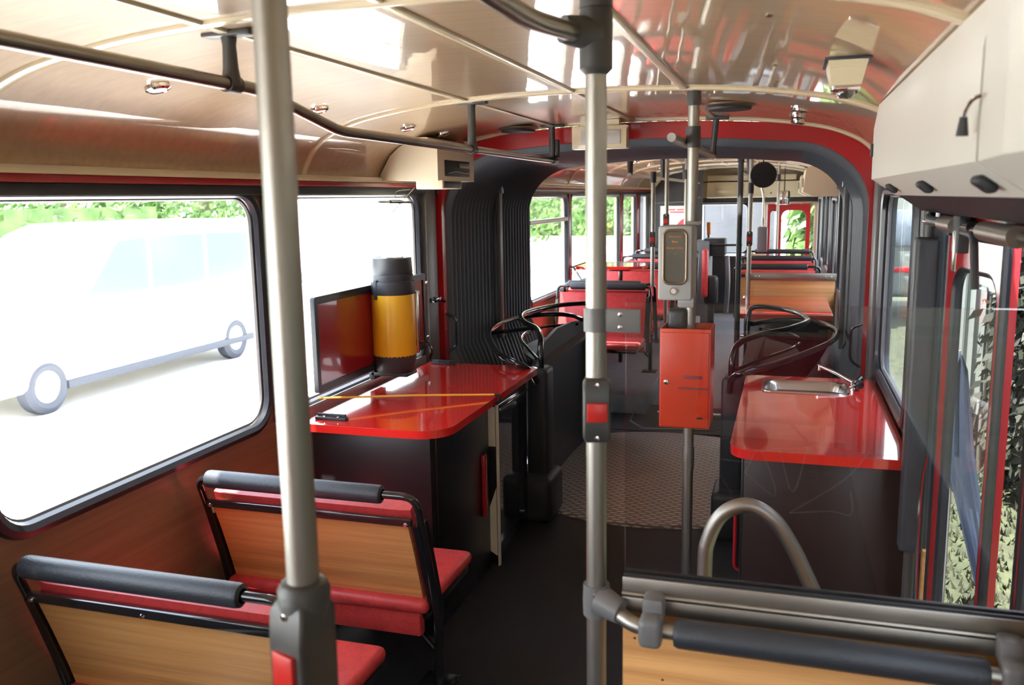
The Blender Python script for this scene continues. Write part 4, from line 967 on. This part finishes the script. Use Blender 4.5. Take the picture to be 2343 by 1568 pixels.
# trees and hedges
def blob_tree(name, x, y, h, r, label, m=m_leaf, group='trees around the bus', n=900, zb=-.75, trunk=True, flat=1.0, ls=.16):
    t = empty(name, (x, y, zb), label, 'tree' if trunk else 'hedge', group)
    g = G()
    for k in range(n):
        while True:
            p = Vector((random.uniform(-1, 1), random.uniform(-1, 1), random.uniform(-1, 1)))
            if .45 < p.length < 1: break
        c = Vector((x, y, zb + h - r * flat)) + Vector((p.x * r, p.y * r, p.z * r * flat))
        nz = Vector((random.gauss(0, 1), random.gauss(0, 1), random.gauss(0, 1) + .6)).normalized(); a = nz.orthogonal().normalized(); b = nz.cross(a); s = random.uniform(.6, 1.3) * ls
        vs = [g.b.verts.new(c + a * s * ca + b * s * .55 * sa + nz * .12 * s * abs(sa)) for ca, sa in ((1, 0), (.3, .9), (-.6, .7), (-1, 0), (-.6, -.7), (.3, -.9))]
        g.b.faces.new(vs)
    obj('foliage', g, m, t, smooth=0)
    if trunk:
        g = G(); g.tube([(x, y, zb), (x + .05, y, zb + h * .4), (x, y + .1, zb + h * .75)], [r * .09, r * .07, r * .03], 10); obj('trunk', g, m_bark, t)
    return t
def box_hedge(name, x0, x1, y0, y1, h, label, m, n=2500, zb=-.75, ls=.12, group='hedges around the bus'):
    t = empty(name, ((x0 + x1) / 2, (y0 + y1) / 2, zb), label, 'hedge', group); g = G()
    g.box(x0 + .15, x1 - .15, y0 + .15, y1 - .15, zb, zb + h - .15)
    for k in range(n):
        f_ = random.random()
        c = Vector((random.uniform(x0, x1), random.uniform(y0, y1), zb + random.uniform(0, h)))
        w = random.choice('xyz')
        if w == 'x': c.x = random.choice((x0, x1)) + random.gauss(0, .08)
        elif w == 'y': c.y = random.choice((y0, y1)) + random.gauss(0, .08)
        else: c.z = zb + h + random.gauss(0, .08)
        nz = Vector((random.gauss(0, 1), random.gauss(0, 1), random.gauss(0, 1) + .5)).normalized(); a = nz.orthogonal().normalized(); b = nz.cross(a); s = random.uniform(.6, 1.4) * ls
        g.b.faces.new([g.b.verts.new(c + a * s * ca + b * s * .5 * sa) for ca, sa in ((1, 0), (.2, .9), (-1, 0), (.2, -.9))])
    obj('foliage', g, m, t, smooth=0); return t
for i, (x, y, h, r) in enumerate(((-16, 3, 6.5, 3.0), (-16, 9.8, 6.6, 3.0), (-15.5, 16.5, 6.8, 3.2), (-17, 24, 6.5, 2.8), (-8.5, 28.5, 7.5, 3.4), (-4.2, 36, 9, 4.0), (4.5, 40, 9, 4.2))):
    blob_tree('broadleaf_tree', x, y, h, r, ['leafy tree beyond the van, leftmost in the near left window', 'leafy tree behind the roof of the van', 'leafy tree behind the rear of the van', 'leafy tree seen through the second left window', 'leafy tree seen through the left windows of the front half', 'leafy tree ahead of the bus, left of the windscreen', 'leafy tree straight ahead of the bus'][i], n=4500, ls=.12)
box_hedge('clipped_hedge', -12.6, -11.6, 0, 15.5, 2.6, 'long green hedge beyond the white van', m_leaf, n=4000, ls=.1)
box_hedge('clipped_hedge', 4.0, 5.6, -6, 8.8, 5.2, 'tall dark green hedge right of the bus, raised to block sky light', m_leafd, n=6000, ls=.12)  # out of view, made this tall to block sky light from the right
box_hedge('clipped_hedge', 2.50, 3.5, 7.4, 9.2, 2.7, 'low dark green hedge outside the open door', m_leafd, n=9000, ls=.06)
box_hedge('clipped_hedge', .9, 2.3, 17, 18, 3.4, 'bright green hedge seen through the red front door', m_leaf, n=2500, ls=.16)
box_hedge('clipped_hedge', -17.5, -8.5, 56, 58, 6.5, 'distant green hedge ahead on the left, seen through the front left windows', m_leaf, n=7000, ls=.4)
# grass tufts
t = G()
for k in range(5000):
    c = Vector((random.uniform(1.7, 3.6), random.uniform(3.5, 10), -.73)); a = random.uniform(0, 2 * PI); s = random.uniform(.03, .08)
    d = Vector((math.cos(a), math.sin(a), 0)) * .012
    t.b.faces.new([t.b.verts.new(c - d), t.b.verts.new(c + d), t.b.verts.new(c + Vector((random.gauss(0, .02), random.gauss(0, .02), s)))])
obj('grass_blades', t, m_grass, kind='stuff', label='short grass outside the open door', cat='grass', smooth=0)
# blue canvas, partly a modelled glass reflection, and pale tent wall outside the door
t = empty('blue_canvas_flap', (1.78, 5.35, -.73), 'slanting blue canvas flap, partly a glass reflection, hanging from a pole outside the open door', 'canvas')
g = G(); rws = []
L_ = [(1.681, .846, 1.70, .846), (1.64, .76, 1.735, .74), (1.64, .28, 1.80, .28), (1.73, -.05, 1.86, -.05), (1.86, -.55, 1.955, -.55)]
for (xa, za, xb, zb_) in L_:
    fr_ = [(xa + (xb - xa) * k / 10, 5.33 + .03 * math.sin(k * 1.5 + za), za) for k in range(11)]
    rws.append(fr_ + [(x, y + .012, z) for x, y, z in fr_[::-1]])
g.loft(rws, True, True); obj('canvas', g, m_blue, t)
g = G(); g.cyl((1.69, 5.39, -.73), (1.69, 5.39, .86), .014); g.cyl((1.69, 5.39, -.73), (1.69, 5.39, -.70), .10); obj('pole', g, m_castl, t)
t = empty('tent_wall', (2.2, 8.4, -.73), 'pale canvas tent wall outside the open door', 'tent')
g = G(); n_ = 24
g.loft([[(2.02 + .40 * k / n_, 8.4 + .03 * math.sin(k * 1.3), z) for k in range(n_ + 1)] + [(2.02 + .40 * k / n_, 8.43 + .03 * math.sin(k * 1.3), z) for k in range(n_, -1, -1)] for z in (-.2, 2.3)], True, True); obj('canvas', g, m_pale, t)
g = G(); g.cyl((2.0, 8.42, -.73), (2.0, 8.42, 2.4), .02); g.cyl((2.44, 8.42, -.73), (2.44, 8.42, 2.4), .02); obj('tent_pole', g, m_alu, t)
# another vehicle ahead of the windscreen
t = empty('truck', (-1.2, 19, -.75), 'grey vehicle with a pale roof standing ahead of the windscreen', 'truck')
g = G(); g.box(-2.3, .7, 18.5, 21, -.25, 2.0, .12, 3); obj('body', g, m_brick, t)
g = G(); g.box(-2.35, .75, 18.4, 21.1, 1.96, 2.12, .05); obj('roof', g, m_van, t)
for x in (-1.6, .2):
    g = G(); g.box(x + .3, x + .7, 18.46, 18.52, .3, 1.7, .02); obj('door_panel', g, m_van, t)
for x in (-1.6, .1):
    g = G(); g.lathe([(0, -.1), (.3, -.1), (.42, -.06), (.42, .08), (.3, .12), (0, .1)], (x, 18.7, -.33), (0, -1, 0), 24); obj('wheel', g, m_tyre, t)
t = empty('caravan', (3.1, 19.5, -.75), 'pale caravan beyond the grass seen through the right window', 'caravan')
g = G(); g.box(2.45, 3.8, 18.5, 21, -.3, 2.3, .15, 4); obj('body', g, m_pale, t)
g = G(); g.box(2.7, 3.4, 18.47, 18.52, .7, 1.4, .05); obj('window', g, m_vglass, t)
g = G(); g.box(2.44, 3.81, 18.48, 20.9, .2, .3, .01); obj('stripe', g, m_redp, t)
g = G(); g.cyl((2.5, 19.6, -.5), (2.7, 19.6, -.5), .25); obj('wheel', g, m_tyre, t)
# vehicles and board on the left ahead
t = empty('notice_board', (-6.2, 20, -.75), 'white and red notice board seen through the left windows of the front half', 'sign')
g = G(); g.box(-6.6, -5.4, 20, 20.06, .1, 1.6, .01); obj('board', g, m_van, t)
g = G(); g.box(-6.3, -5.9, 19.98, 20.0, .3, 1.0); obj('red_field', g, m_redp, t)
g = G(); g.cyl((-6.5, 20.03, -.75), (-6.5, 20.03, .2), .03); g.cyl((-5.5, 20.03, -.75), (-5.5, 20.03, .2), .03); obj('post', g, m_castl, t)
